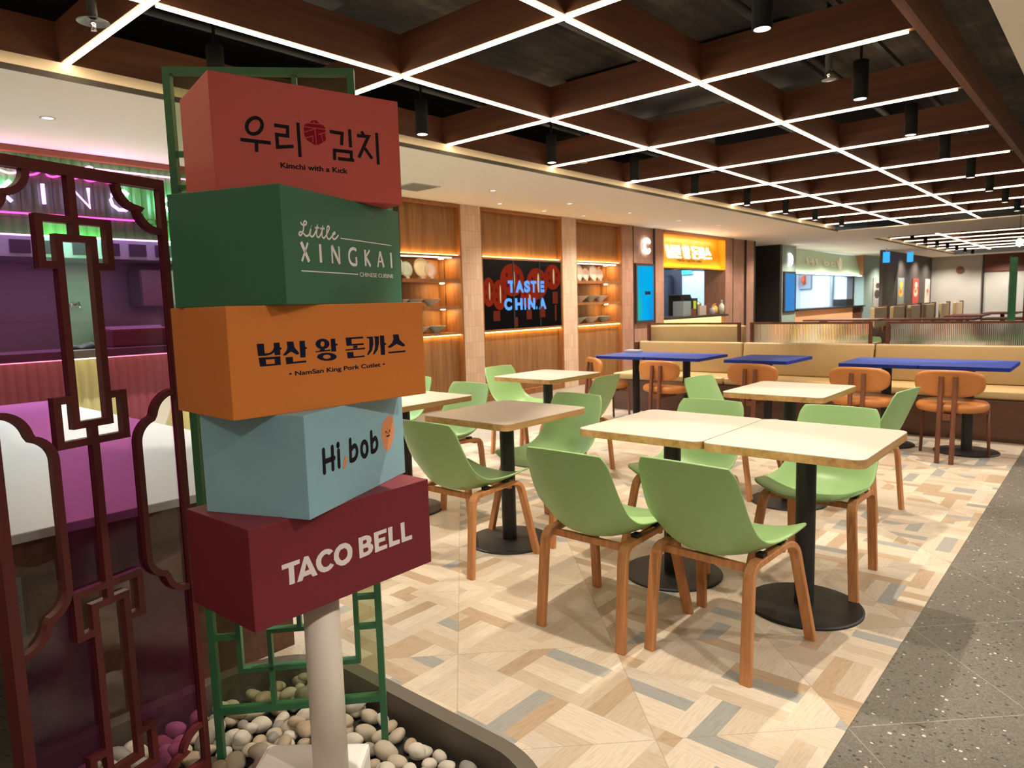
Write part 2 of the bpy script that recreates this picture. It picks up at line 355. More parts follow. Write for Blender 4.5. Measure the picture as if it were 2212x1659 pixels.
DEC = {'kimchi': {'polys': [], 'strokes': [([(-0.111, 0.0234), (-0.1121, 0.0195), (-0.114, 0.0158), (-0.1165, 0.0123), (-0.1196, 0.0093), (-0.123, 0.0069), (-0.1266, 0.0053), (-0.1303, 0.0044), (-0.1338, 0.0044), (-0.1369, 0.0053), (-0.1395, 0.0069), (-0.1415, 0.0093), (-0.1428, 0.0122), (-0.1433, 0.0156), (-0.143, 0.0193), (-0.1419, 0.0231), (-0.1401, 0.0268), (-0.1376, 0.0302), (-0.1346, 0.0332), (-0.1312, 0.0356), (-0.1276, 0.0373), (-0.1239, 0.0382), (-0.1205, 0.0383), (-0.1173, 0.0375), (-0.1146, 0.0358), (-0.1126, 0.0335), (-0.1112, 0.0305), (-0.1107, 0.0271), (-0.111, 0.0234)], 0.0074), ([(-0.1577, -0.0098), (-0.095, -0.0098)], 0.0074), ([(-0.1251, -0.0109), (-0.1259, -0.0317)], 0.0074), ([(-0.0853, 0.0283), (-0.0566, 0.0279), (-0.0573, 0.009), (-0.0812, 0.0092), (-0.0807, -0.0168), (-0.0459, -0.0114)], 0.0074), ([(-0.0329, 0.0401), (-0.0325, -0.0323)], 0.0074), ([(0.0392, 0.0302), (0.0687, 0.0294), (0.0657, 0.0031)], 0.0074), ([(0.087, 0.0407), (0.0875, 0.0008)], 0.0074), ([(0.0471, -0.0311), (0.048, -0.0097), (0.0883, -0.0094), (0.0877, -0.0276)], 0.0074), ([(0.0554, -0.0271), (0.0947, -0.0272)], 0.0074), ([(0.1161, 0.0396), (0.1218, 0.0316)], 0.0074), ([(0.1048, 0.0292), (0.133, 0.0299), (0.1067, -0.0198)], 0.0074), ([(0.1226, 0.003), (0.1399, -0.019)], 0.0074), ([(0.1547, 0.0411), (0.1552, -0.0308)], 0.0074)], 'texts': [('Kimchi with a Kıck', (-0.077, -0.0591), (0.0776, -0.0581), 0.0114)]}, 'kimchi_emblem': {'polys': [[(-0.0071, 0.0418), (-0.0019, 0.0481), (0.0042, 0.0505), (0.0102, 0.0497), (0.0164, 0.0436), (0.0253, 0.0411), (0.0294, 0.036), (0.0297, 0.0271), (0.0276, 0.022), (0.0298, 0.0141), (0.0267, 0.0072), (0.0195, 0.0031), (0.0131, -0.0008), (0.006, -0.0037), (-0.0008, -0.0016), (-0.0049, 0.0012), (-0.0132, 0.0043), (-0.018, 0.0101), (-0.02, 0.0179), (-0.0203, 0.0274), (-0.0202, 0.0338), (-0.0161, 0.0399)]], 'strokes': [], 'texts': []}, 'kimchi_lines': {'polys': [], 'strokes': [([(-0.0202, 0.033), (0.0301, 0.0333)], 0.0016), ([(-0.0198, 0.0214), (0.0048, 0.0316)], 0.0016), ([(0.0048, 0.0316), (0.0062, -0.004)], 0.0016), ([(-0.0189, 0.0092), (-0.0014, 0.0156), (-0.0011, 0.0016)], 0.0016), ([(0.0118, 0.0201), (0.0297, 0.0268)], 0.0016), ([(0.0188, 0.0209), (0.0227, 0.0038)], 0.0016), ([(0.0015, 0.0485), (0.0054, 0.0426)], 0.0016), ([(-0.0074, 0.0421), (0.0167, 0.0429)], 0.0016)], 'texts': []}, 'xingkai': {'polys': [], 'strokes': [([(-0.1792, 0.0492), (-0.1761, 0.0453), (-0.1685, 0.0435), (-0.161, 0.0468), (-0.1592, 0.0507), (-0.1631, 0.0526), (-0.1682, 0.0498), (-0.1694, 0.0423), (-0.1722, 0.0326), (-0.1792, 0.0236), (-0.1846, 0.0222), (-0.1869, 0.0251), (-0.1821, 0.0291), (-0.1744, 0.0282), (-0.1661, 0.0237), (-0.1609, 0.0225), (-0.1524, 0.0264), (-0.1458, 0.0376), (-0.1492, 0.0261), (-0.1437, 0.0228), (-0.1361, 0.0261), (-0.1255, 0.0389), (-0.1214, 0.0479), (-0.1265, 0.0291), (-0.1215, 0.0235), (-0.1146, 0.0263), (-0.107, 0.0362), (-0.1016, 0.0479), (-0.1067, 0.0297), (-0.1025, 0.0234), (-0.0945, 0.0268), (-0.0836, 0.0382), (-0.0778, 0.0465), (-0.0804, 0.0502), (-0.0856, 0.0469), (-0.0888, 0.0345), (-0.0878, 0.0257), (-0.0812, 0.0226), (-0.0729, 0.0269), (-0.0642, 0.0332), (-0.0568, 0.0366), (-0.0586, 0.0391), (-0.0661, 0.0341), (-0.0665, 0.0262), (-0.0611, 0.0239), (-0.0527, 0.0273), (-0.0438, 0.0343)], 0.0038), ([(-0.1307, 0.0422), (-0.1153, 0.0433)], 0.0038), ([(-0.1117, 0.0423), (-0.0957, 0.0436)], 0.0038), ([(-0.1433, 0.0446), (-0.1423, 0.0438)], 0.0056), ([(-0.0365, 0.028), (0.1937, 0.0281)], 0.0022), ([(-0.1863, -0.0489), (0.0296, -0.0493)], 0.0022), ([(-0.1816, 0.009), (-0.1577, -0.0294)], 0.0088), ([(-0.1586, 0.0092), (-0.1824, -0.0297)], 0.0056), ([(-0.116, 0.0093), (-0.1159, -0.0294)], 0.0082), ([(-0.0729, -0.0288), (-0.0727, 0.0089)], 0.0056), ([(-0.0727, 0.0089), (-0.0443, -0.0286)], 0.0084), ([(-0.0443, -0.0286), (-0.0453, 0.0091)], 0.0056), ([(0.0259, 0.0038), (0.0223, 0.0077), (0.0134, 0.0086), (0.0033, 0.0057), (-0.0034, -0.0015), (-0.0056, -0.011), (-0.0036, -0.0191), (0.0034, -0.0259), (0.0131, -0.0282), (0.0245, -0.0261), (0.0245, -0.01)], 0.007), ([(0.0648, 0.0092), (0.0652, -0.0288)], 0.0082), ([(0.0862, 0.0094), (0.0666, -0.0077)], 0.0056), ([(0.0667, -0.0071), (0.0873, -0.0283)], 0.0082), ([(0.1212, -0.0288), (0.1351, 0.0093)], 0.0056), ([(0.1351, 0.0093), (0.1506, -0.0282)], 0.0084), ([(0.1263, -0.0153), (0.1447, -0.0146)], 0.004), ([(0.189, 0.0099), (0.1904, -0.0282)], 0.0082)], 'texts': [('CHINESE CUISINE', (0.0369, -0.0539), (0.196, -0.0535), 0.0099)]}, 'namsan': {'polys': [[(-0.185, 0.0356), (-0.1699, 0.0354), (-0.1694, 0.0157), (-0.1596, 0.0158), (-0.152, 0.0199), (-0.1486, 0.0265), (-0.1489, 0.0357), (-0.1357, 0.0357), (-0.1356, 0.0257), (-0.1321, 0.025), (-0.1324, 0.0212), (-0.1354, 0.0211), (-0.1357, 0.01), (-0.1481, 0.0103), (-0.1486, 0.0166), (-0.1549, 0.0132), (-0.1657, 0.0109), (-0.1836, 0.0115)], [(-0.1831, 0.008), (-0.1363, 0.0076), (-0.1359, -0.01), (-0.1812, -0.0101)], [(-0.1682, 0.0032), (-0.1491, 0.0029), (-0.149, -0.0063), (-0.1677, -0.0064)], [(-0.12, 0.0364), (-0.1047, 0.036), (-0.103, 0.0237), (-0.0934, 0.0118), (-0.0946, 0.0082), (-0.0997, 0.0086), (-0.1113, 0.0156), (-0.1246, 0.008), (-0.1293, 0.0083), (-0.1294, 0.0107), (-0.1222, 0.0171), (-0.1187, 0.0247)], [(-0.0909, 0.0363), (-0.0786, 0.0361), (-0.0781, 0.0229), (-0.0743, 0.0222), (-0.0745, 0.0191), (-0.0781, 0.0186), (-0.0787, 0.0013), (-0.091, 0.0015)], [(-0.1248, 0.0046), (-0.1086, 0.0045), (-0.1082, -0.006), (-0.078, -0.0056), (-0.0777, -0.0093), (-0.1236, -0.0099)], [(-0.0195, 0.0258), (-0.0202, 0.0229), (-0.0222, 0.0203), (-0.0251, 0.0181), (-0.0287, 0.0165), (-0.0329, 0.0156), (-0.0374, 0.0155), (-0.0418, 0.0162), (-0.0458, 0.0176), (-0.0491, 0.0196), (-0.0516, 0.0221), (-0.0531, 0.0249), (-0.0535, 0.0278), (-0.0527, 0.0307), (-0.0509, 0.0332), (-0.0481, 0.0354), (-0.0444, 0.037), (-0.0403, 0.0379), (-0.0359, 0.038), (-0.0315, 0.0374), (-0.0274, 0.0361), (-0.024, 0.0341), (-0.0214, 0.0316), (-0.0199, 0.0288)], [(-0.0315, 0.0265), (-0.0318, 0.025), (-0.0324, 0.0236), (-0.0333, 0.0225), (-0.0344, 0.0216), (-0.0357, 0.0211), (-0.037, 0.021), (-0.0383, 0.0213), (-0.0395, 0.0219), (-0.0405, 0.0229), (-0.0412, 0.0242), (-0.0417, 0.0256), (-0.0417, 0.0271), (-0.0415, 0.0286), (-0.0409, 0.0299), (-0.04, 0.0311), (-0.0388, 0.032), (-0.0376, 0.0325), (-0.0362, 0.0326), (-0.0349, 0.0323), (-0.0337, 0.0317), (-0.0327, 0.0307), (-0.032, 0.0294), (-0.0316, 0.028)], [(-0.0442, 0.0155), (-0.0322, 0.0157), (-0.0321, 0.012), (-0.0444, 0.012)], [(-0.0547, 0.0123), (-0.0189, 0.0139), (-0.0184, 0.0104), (-0.0545, 0.0101)], [(-0.0159, 0.0365), (-0.005, 0.0367), (-0.0044, 0.0254), (0.0003, 0.0251), (0.0001, 0.0214), (-0.0043, 0.0211), (-0.004, 0.0085), (-0.0163, 0.0088)], [(-0.0035, -0.0031), (-0.0044, -0.0053), (-0.007, -0.0073), (-0.0111, -0.0088), (-0.0162, -0.0098), (-0.0221, -0.0102), (-0.0284, -0.0101), (-0.0346, -0.0093), (-0.0402, -0.008), (-0.0451, -0.0062), (-0.0487, -0.0042), (-0.0509, -0.0019), (-0.0516, 0.0004), (-0.0506, 0.0026), (-0.0481, 0.0045), (-0.0442, 0.006), (-0.0392, 0.0071), (-0.0334, 0.0075), (-0.0272, 0.0074), (-0.021, 0.0067), (-0.0152, 0.0054), (-0.0102, 0.0037), (-0.0065, 0.0016), (-0.0041, -0.0007)], [(-0.0181, -0.002), (-0.0185, -0.0032), (-0.0196, -0.0042), (-0.0212, -0.005), (-0.0232, -0.0056), (-0.0256, -0.0059), (-0.0281, -0.0059), (-0.0306, -0.0055), (-0.0328, -0.0049), (-0.0348, -0.004), (-0.0362, -0.003), (-0.0371, -0.0018), (-0.0374, -0.0006), (-0.037, 0.0005), (-0.0359, 0.0015), (-0.0344, 0.0024), (-0.0323, 0.0029), (-0.03, 0.0032), (-0.0275, 0.0032), (-0.025, 0.0029), (-0.0227, 0.0023), (-0.0208, 0.0014), (-0.0193, 0.0003), (-0.0184, -0.0008)], [(0.0218, 0.0371), (0.0679, 0.0372), (0.068, 0.0333), (0.0366, 0.0333), (0.0369, 0.022), (0.0685, 0.0223), (0.0687, 0.0186), (0.0236, 0.0188)], [(0.0406, 0.0181), (0.0516, 0.0182), (0.0512, 0.0124), (0.0402, 0.0121)], [(0.0202, 0.0113), (0.0714, 0.0123), (0.0717, 0.0085), (0.0204, 0.0085)], [(0.0231, 0.005), (0.0398, 0.0047), (0.0401, -0.0057), (0.0692, -0.0053), (0.0696, -0.0089), (0.0247, -0.0088)], [(0.0769, 0.0358), (0.0944, 0.0359), (0.0949, 0.0199), (0.0904, 0.0047), (0.0795, -0.0057), (0.0758, -0.0054), (0.0834, 0.0086), (0.0844, 0.0316), (0.0772, 0.0332)], [(0.0965, 0.0358), (0.1107, 0.0359), (0.1107, 0.0207), (0.1061, 0.0054), (0.0961, -0.0051), (0.0919, -0.0048), (0.099, 0.0093), (0.0998, 0.0317)], [(0.1138, 0.037), (0.1256, 0.0369), (0.1261, 0.0198), (0.1304, 0.019), (0.1301, 0.0152), (0.1262, 0.0149), (0.1261, -0.0081), (0.1144, -0.0076)], [(0.1509, 0.0374), (0.1674, 0.0373), (0.17, 0.0244), (0.185, 0.0119), (0.1848, 0.0084), (0.1769, 0.0083), (0.1606, 0.0152), (0.1437, 0.0074), (0.1361, 0.0073), (0.1356, 0.0102), (0.1476, 0.0186), (0.1525, 0.0271)], [(0.1349, -0.002), (0.1853, -0.0015), (0.1855, -0.0055), (0.136, -0.0056)]], 'strokes': [], 'texts': [('• NamSan King Pork Cutlet •', (-0.1191, -0.0348), (0.1239, -0.0338), 0.0096)]}, 'hibob': {'polys': [], 'strokes': [([(-0.1492, 0.0249), (-0.1501, -0.0225)], 0.0112), ([(-0.1165, 0.025), (-0.1179, -0.0223)], 0.0112), ([(-0.1465, -0.0002), (-0.1119, -0.0)], 0.0112), ([(-0.0933, 0.0118), (-0.0941, -0.0224)], 0.0112), ([(-0.0939, 0.0263), (-0.0942, 0.0237)], 0.0125), ([(-0.0447, 0.0266), (-0.0466, -0.0195)], 0.0112), ([(-0.0448, -0.0204), (-0.0325, -0.0206), (-0.0224, -0.0145), (-0.0184, -0.0039), (-0.0221, 0.0067), (-0.0294, 0.0102), (-0.0403, 0.0058)], 0.0112), ([(0.0267, -0.0086), (0.0258, -0.0129), (0.0241, -0.0167), (0.0217, -0.0198), (0.0188, -0.0219), (0.0155, -0.0229), (0.0121, -0.0228), (0.0089, -0.0215), (0.006, -0.0191), (0.0037, -0.0159), (0.002, -0.012), (0.0012, -0.0077), (0.0012, -0.0033), (0.002, 0.0009), (0.0037, 0.0047), (0.006, 0.0078), (0.0089, 0.0099), (0.0122, 0.011), (0.0155, 0.0109), (0.0188, 0.0097), (0.0217, 0.0074), (0.0241, 0.0041), (0.0258, 0.0002), (0.0267, -0.0041), (0.0267, -0.0086)], 0.0112), ([(0.0478, 0.0275), (0.0473, -0.0188)], 0.0112), ([(0.0493, -0.0198), (0.062, -0.0192), (0.0712, -0.0118), (0.0727, -0.0011), (0.067, 0.0096), (0.0584, 0.0087), (0.0517, 0.0041)], 0.0112)], 'texts': []}, 'hibob_face': {'polys': [], 'strokes': [([(0.1183, 0.0163), (0.1181, 0.0143)], 0.0045), ([(0.1366, 0.0161), (0.1364, 0.0141)], 0.0045), ([(0.1271, 0.0123), (0.127, 0.0105)], 0.003), ([(0.12, 0.0044), (0.1279, 0.0035), (0.1343, 0.0042)], 0.0036)], 'texts': []}, 'hibob_orange': {'polys': [[(0.1421, 0.0548), (0.1528, 0.0469), (0.1598, 0.0343), (0.1603, 0.016), (0.1546, -0.0059), (0.1437, -0.022), (0.1289, -0.0315), (0.1197, -0.0329), (0.1091, -0.0262), (0.0996, -0.0109), (0.0962, 0.0108), (0.0991, 0.0291), (0.107, 0.0421), (0.1234, 0.0494), (0.1329, 0.054)]], 'strokes': [([(-0.066, -0.0106), (-0.074, -0.0266)], 0.0115)], 'texts': []}, 'taco': {'polys': [[(-0.1752, 0.0139), (-0.1324, 0.0141), (-0.1331, 0.0048), (-0.1471, 0.0043), (-0.1471, -0.0335), (-0.1599, -0.0336), (-0.1598, 0.004), (-0.1752, 0.0038)], [(-0.1418, -0.0335), (-0.1213, 0.0159), (-0.111, 0.015), (-0.0915, -0.0333), (-0.1033, -0.0335), (-0.1078, -0.0262), (-0.1255, -0.0267), (-0.1294, -0.0343)], [(-0.117, 0.0001), (-0.111, -0.0151), (-0.122, -0.016)], [(-0.0486, 0.0072), (-0.0532, 0.0123), (-0.06, 0.0155), (-0.0686, 0.0168), (-0.0782, 0.0144), (-0.0872, 0.0081), (-0.0929, -0.0006), (-0.0936, -0.0109), (-0.0901, -0.0217), (-0.083, -0.0295), (-0.0747, -0.0334), (-0.0643, -0.0337), (-0.0553, -0.0305), (-0.0482, -0.0246), (-0.0571, -0.018), (-0.0617, -0.0223), (-0.0688, -0.0232), (-0.0755, -0.0203), (-0.0801, -0.0128), (-0.0805, -0.0059), (-0.0784, 0.0002), (-0.072, 0.005), (-0.065, 0.006), (-0.0592, 0.0012)], [(-0.0145, 0.0161), (-0.0039, 0.0095), (0.0019, 0.0001), (0.0028, -0.0096), (0.0005, -0.0214), (-0.0075, -0.0299), (-0.0197, -0.0339), (-0.0305, -0.0324), (-0.0416, -0.0248), (-0.0474, -0.0131), (-0.0471, -0.0009), (-0.041, 0.0095), (-0.0289, 0.0167)], [(-0.0188, 0.0053), (-0.0127, 0.0012), (-0.0102, -0.0073), (-0.012, -0.0153), (-0.0169, -0.02), (-0.0252, -0.0217), (-0.0313, -0.018), (-0.0347, -0.01), (-0.0338, -0.0026), (-0.0289, 0.0037)], [(0.0212, 0.0168), (0.0437, 0.0173), (0.0532, 0.0136), (0.0577, 0.0078), (0.0578, 0.0006), (0.054, -0.0047), (0.0605, -0.0098), (0.062, -0.0174), (0.0575, -0.0258), (0.0484, -0.0303), (0.0218, -0.0315)], [(0.0331, 0.0071), (0.0421, 0.0074), (0.0443, 0.0044), (0.0436, -0.0001), (0.0396, -0.0014), (0.0333, -0.0015)], [(0.0328, -0.0113), (0.0438, -0.0114), (0.0479, -0.0146), (0.0472, -0.0195), (0.0422, -0.0212), (0.0331, -0.0213)], [(0.0655, 0.0169), (0.1032, 0.0175), (0.1031, 0.0082), (0.0784, 0.0077), (0.0783, -0.0011), (0.0984, -0.0011), (0.098, -0.0103), (0.0787, -0.0106), (0.0782, -0.0206), (0.1029, -0.0207), (0.1027, -0.0301), (0.0664, -0.0312)], [(0.1079, 0.0175), (0.1211, 0.0176), (0.1205, -0.0188), (0.1421, -0.0199), (0.1419, -0.0299), (0.1094, -0.0308)], [(0.147, 0.0184), (0.1591, 0.0185), (0.1596, -0.0198), (0.1818, -0.0197), (0.1816, -0.0302), (0.1483, -0.03)]], 'strokes': [], 'texts': []}}
# materials ------------------------------------------------------
M_floor = floor_mat(); M_terr = terrazzo_mat(); M_terr_l = terrazzo_mat('pale_terrazzo', 2.6)
M_ceil = dark_ceiling_mat()
M_soffit = mat('cream_plaster', (0.80, 0.75, 0.68), 0.8, var=0.03)
M_white = mat('white_laminate', (0.44, 0.44, 0.47), 0.4, var=0.02)
M_top = mat('cream_laminate', (0.54, 0.48, 0.425), 0.38, var=0.02)
M_ply = wood('plywood_edge', S(150, 112, 62), S(205, 165, 110), 'x', 30)
M_black = mat('black_powder_coat', (0.012, 0.012, 0.013), 0.5, var=0.1, scale=60, bump=0.1)
M_green = mat('green_shell_plastic', (0.28, 0.475, 0.20), 0.42, var=0.03)
M_cream_sh = mat('cream_shell_plastic', (0.66, 0.60, 0.50), 0.45, var=0.03)
M_oak = wood('oak_leg', S(164, 106, 62), S(206, 146, 94), 'z', 60)
M_walnut = wood('walnut_leg', S(88, 50, 34), S(122, 72, 48), 'z', 50)
M_benchwood = wood('bench_wood', S(70, 44, 32), S(98, 64, 46), 'y', 40)
M_tan = mat('tan_leather', S(188, 120, 62), 0.45, var=0.08, scale=30, bump=0.12)
M_beige = mat('beige_leather', S(188, 160, 114), 0.42, var=0.05, scale=20, bump=0.08)
M_blue = mat('blue_laminate', S(22, 54, 148), 0.6, var=0.05, spec=0.3)
M_beam = wood('brown_beam_wood', S(82, 47, 31), S(116, 69, 46), 'x', 25, 0.6)
M_panel = wood('oak_wall_panel', S(124, 84, 48), S(162, 116, 70), 'z', 60, 0.55)
M_trimw = wood('oak_trim', S(132, 84, 48), S(170, 114, 66), 'z', 50)
M_tile = brick_mat('pink_wall_tile', S(212, 178, 152), S(226, 196, 170), S(200, 168, 144))
M_tileb = brick_mat('rose_brown_wall_tile', S(166, 124, 104), S(182, 140, 118), S(156, 114, 96))
M_dark = mat('dark_brown_panel', (0.022, 0.016, 0.014), 0.5)
M_led = emit('led_strip_light', (1.0, 0.80, 0.52), LED_STRENGTH)
M_amber = emit('amber_led_strip', (1.0, 0.56, 0.13), 18.0)
M_lens = emit('spotlight_lens', (1.0, 0.92, 0.78), 14.0)
M_steel = mat('brushed_steel', (0.42, 0.48, 0.52), 0.32, 0.8)
M_chrome = mat('chrome', (0.7, 0.7, 0.7), 0.15, 1.0)
M_blacktxt = mat('black_print', (0.010, 0.009, 0.011), 0.75, spec=0.15)
M_navy = mat('navy_print', (0.007, 0.009, 0.03), 0.75, spec=0.15)
M_whitetxt = mat('white_print', (0.80, 0.78, 0.80), 0.45)
M_maroon = mat('maroon_screen_paint', S(94, 34, 34), 0.5, var=0.10, scale=50, bump=0.15)
M_grfr = mat('green_screen_paint', S(54, 112, 76), 0.5, var=0.08, scale=50)
M_purple = pane('purple_glass', (0.44, 0.12, 0.35), 0.04, 0.06, (0.34, 0.10, 0.26), 0.12)
M_clear = pane('clear_glass', (0.93, 0.95, 0.95), 0.05)
M_gglass = pane('green_tint_glass', (0.50, 0.56, 0.40), 0.05, 0.06, (0.25, 0.35, 0.22))

# ---------------------------------------------------------------- setting
XB, XF = -3.2, 31.0      # room extent
YR, YL = -4.5, 6.6
def flat(name, x0, x1, y0, y1, z0, z1, m, kind=True):
    o = mesh_obj(name, BX(x0, x1, y0, y1, z0, z1), m)
    return struct(o) if kind else o
flat('floor', XB, XF, YR, 9.6, -0.12, -0.004, M_terr)
bm = bmesh.new(); prism(bm, [(0.95, 0.571), (7.6, 0.571), (7.6, 4.60), (0.95, 4.60)], -0.10, 0.0)
struct(mesh_obj('floor', bm, M_floor))
flat('floor', XB, XF, 4.60, 9.6, -0.05, -0.001, M_terr_l)
flat('ceiling', XB, XF, YR, 9.6, 3.30, 3.4, M_ceil)
flat('ceiling', XB, XF, 4.556, 9.6, 2.645, 2.660, M_soffit)                 # soffit on the stall side
flat('ceiling', XB, XF, YR, 0.54, 2.645, 3.29, M_soffit)                   # soffit on the walkway side
flat('ceiling', 15.6, 18.3, 0.54, 4.556, 2.645, 2.665, M_soffit)                # cross soffit
flat('ceiling', 29.2, XF, 0.54, 4.556, 2.645, 2.665, M_soffit)
M_lip = mat('shaded_ceiling_lip', (0.10, 0.085, 0.07), 0.7)  # lip face is dark because unlit; that shade is put in the colour
struct(mesh_obj('trim_1', BX(XB, 15.6, 4.545, 4.556, 2.642, 2.674), M_lip))
struct(mesh_obj('trim_2', BX(XB, 15.6, 4.605, 4.615, 2.660, 2.752), mat('cove_plaster', (0.70, 0.58, 0.42), 0.8)))
struct(mesh_obj('trim_9', BX(18.3, 29.2, 4.605, 4.615, 2.660, 2.752), bpy.data.materials['cove_plaster']))
struct(mesh_obj('trim_3', BX(18.3, 29.2, 4.545, 4.556, 2.642, 2.674), M_lip))
tag(mesh_obj('cove_light', BX(XB, 15.3, 4.562, 4.572, 2.6602, 2.663), emit('cove_led', (1, 0.80, 0.52), 5.0)), 'long warm light line hidden along the edge of the cream ceiling', 'light')
tag(mesh_obj('cove_light', BX(18.4, 29.1, 4.562, 4.572, 2.6602, 2.663), bpy.data.materials['cove_led']), 'warm light line along the far second ceiling opening', 'light')
M_far = mat('pale_stone_wall', (0.42, 0.40, 0.36), 0.7, var=0.25, scale=1.2)
flat('wall_far', XF-0.6, XF, YR, 9.6, 0, 2.66, M_far)
flat('wall_right', XB, XF, YR-0.1, YR, 0, 2.66, M_soffit)
flat('wall_near', XB-0.1, XB, YR, 9.6, 0, 3.3, M_soffit)

# ---------------------------------------------------------------- ceiling light grid
def bar_x(bm, x0, x1, y, z0, z1, w): return box(bm, x0, x1, y-w/2, y+w/2, z0, z1)
def bar_y(bm, x, y0, y1, z0, z1, w): return box(bm, x-w/2, x+w/2, y0, y1, z0, z1)
grid = thing('ceiling_light_grid', 'near grid of brown wooden beams with glowing light lines under the dark ceiling', 'ceiling lights')
M_beamy = wood('brown_cross_beam_wood', S(82, 47, 31), S(116, 69, 46), 'y', 25, 0.6)
for y in (4.675, 3.46, 2.205, 0.915):
    mesh_obj('beam', bar_x(bmesh.new(), XB+0.2, 15.2, y, 2.752, 2.985, 0.05), M_beam, grid)
xs = [round(-1.5+1.5*i, 3) for i in range(12)]
for x in xs:
    for ya, yb in ((0.94, 2.18), (2.23, 3.435), (3.485, 4.65)):
        mesh_obj('beam', bar_y(bmesh.new(), x, ya, yb, 2.754, 2.983, 0.05), M_beamy, grid)
    mesh_obj('light_strip', bar_y(bmesh.new(), x, 0.97, 4.655, 2.741, 2.7515, 0.023), M_led, grid)
for y in (3.46, 2.205):
    for i in range(len(xs)-1):
        mesh_obj('light_strip', bar_x(bmesh.new(), xs[i]+0.03, xs[i+1]-0.03, y, 2.741, 2.7515, 0.024), M_led, grid)
    mesh_obj('light_strip', bar_x(bmesh.new(), 15.03, 16.6, y, 2.741, 2.7515, 0.024), M_led, grid)
M_led2 = emit('far_led_strip_light', (1.0, 0.84, 0.60), 5.0)
grid2 = thing('ceiling_light_grid', 'far second grid of light lines in the ceiling beyond the beige crossbar', 'ceiling lights')
for x in (20.2, 21.7, 23.2, 24.7, 26.2, 27.7):
    mesh_obj('beam', bar_y(bmesh.new(), x, 0.94, 4.65, 2.754, 2.983, 0.05), M_beamy, grid2)
    mesh_obj('light_strip', bar_y(bmesh.new(), x, 0.97, 4.65, 2.740, 2.7515, 0.026), M_led2, grid2)
mesh_obj('light_strip', bar_x(bmesh.new(), 18.8, 28.4, 3.46, 2.728, 2.738, 0.045), M_led2, grid2)
for y in (4.675, 0.915): mesh_obj('beam', bar_x(bmesh.new(), 18.4, 29.1, y, 2.752, 2.985, 0.05), M_beam, grid2)

# tracks, pipes and ducts above the grid
M_pipe = mat('dark_pipe', (0.03, 0.03, 0.032), 0.55)
def rail(name, y, z, w, h, label, x0=XB+0.2, x1=15.2):
    return tag(mesh_obj(name, BX(x0, x1, y-w/2, y+w/2, z-h/2, z+h/2), M_pipe), label, 'ceiling rail')
rail('lighting_track', 1.36, 3.02, 0.036, 0.032, 'black lighting track above the right row of spotlights')
rail('lighting_track', 3.95, 3.02, 0.036, 0.032, 'black lighting track above the left row of spotlights, nearest the stalls')
for y, z, r, lb in ((1.9, 3.12, 0.03, 'dark ceiling pipe just left of the right spotlight row'), (2.75, 3.10, 0.045, 'thickest dark pipe running above the middle of the beam grid'), (4.30, 3.05, 0.025, 'thin dark pipe nearest the cream ceiling edge')):
    tag(mesh_obj('ceiling_pipe', tube(bmesh.new(), [(XB+0.2, y, z), (15.2, y, z)], r, 10), M_pipe, smooth=True), lb, 'pipe')
M_duct = mat('black_duct', (0.014, 0.014, 0.017), 0.6)
for x, y, lb in ((2.1, 2.85, 'black air duct over the nearest part of the beam grid'), (5.6, 2.9, 'black air duct over the grid behind the second crossing'), (8.4, 2.75, 'black air duct further down the grid')):
    tag(mesh_obj('air_duct', BX(x-0.35, x+0.5, y-1.0, y+1.0, 3.05, 3.28, bev=0.02), M_duct), lb, 'duct')

# ---------------------------------------------------------------- spotlights
M_matte = mat('matte_black_housing', (0.004, 0.004, 0.0045), 0.75, spec=0.2)
def make_spot():
    t = thing('track_spotlight', '-', 'spotlight')
    bm = bmesh.new(); lathe(bm, [(0.040, 0.0), (0.047, 0.002), (0.047, 0.235), (0.043, 0.24)], 24, cap=False)
    lathe(bm, [(0.0, 0.24), (0.043, 0.24)], 24, cap=False); lathe(bm, [(0.040, 0.0), (0.037, 0.035)], 24, cap=False)
    mesh_obj('housing', bm, M_matte, t, True)
    mesh_obj('lens', lathe(bmesh.new(), [(0.0, 0.034), (0.037, 0.034)], 24, cap=False), M_lens, t)
    mesh_obj('reflector_rim', lathe(bmesh.new(), [(0.0385, 0.001), (0.036, 0.030)], 24, cap=False), M_white, t, True)
    bm = tube(bmesh.new(), [(0, 0, 0.24), (0, 0, 0.42)], 0.009, 8); box(bm, -0.05, 0.05, -0.018, 0.018, 0.40, 0.424)
    mesh_obj('stem', bm, M_matte, t)
    return t
spot0 = make_spot(); first = True
ORD = ['nearest', 'second', 'third', 'fourth', 'fifth', 'sixth', 'seventh', 'eighth', 'ninth', 'tenth', 'eleventh', 'twelfth']
for row, (y, xs_, nm) in enumerate(((1.36, [3.43, 5.07, 6.5, 7.9, 9.4, 10.85, 12.4, 13.9], 'right-hand row by the walkway'), (3.95, [2.05, 3.60, 5.15, 6.57, 7.95, 9.5, 10.95, 12.3, 13.75], 'left-hand row by the cream ceiling edge'))):
    for i, x in enumerate(xs_):
        o = spot0 if first else dup(spot0)
        first = False
        o.location = (x, y, 2.58); o['label'] = 'black cylinder ceiling spotlight, %s in the %s' % (ORD[i], nm); o['group'] = 'spotlights in the %s' % nm
for i in range(7):
    o = dup(spot0); o.location = (19.4+1.5*i, 3.95, 2.60)
    o['label'] = 'tiny black spotlight under the far light grid, %s of seven' % ORD[i]; o['group'] = 'spotlights under the far grid'

rail('lighting_track', 3.95, 3.035, 0.036, 0.032, 'black lighting track over the far light grid', 18.5, 29.0)
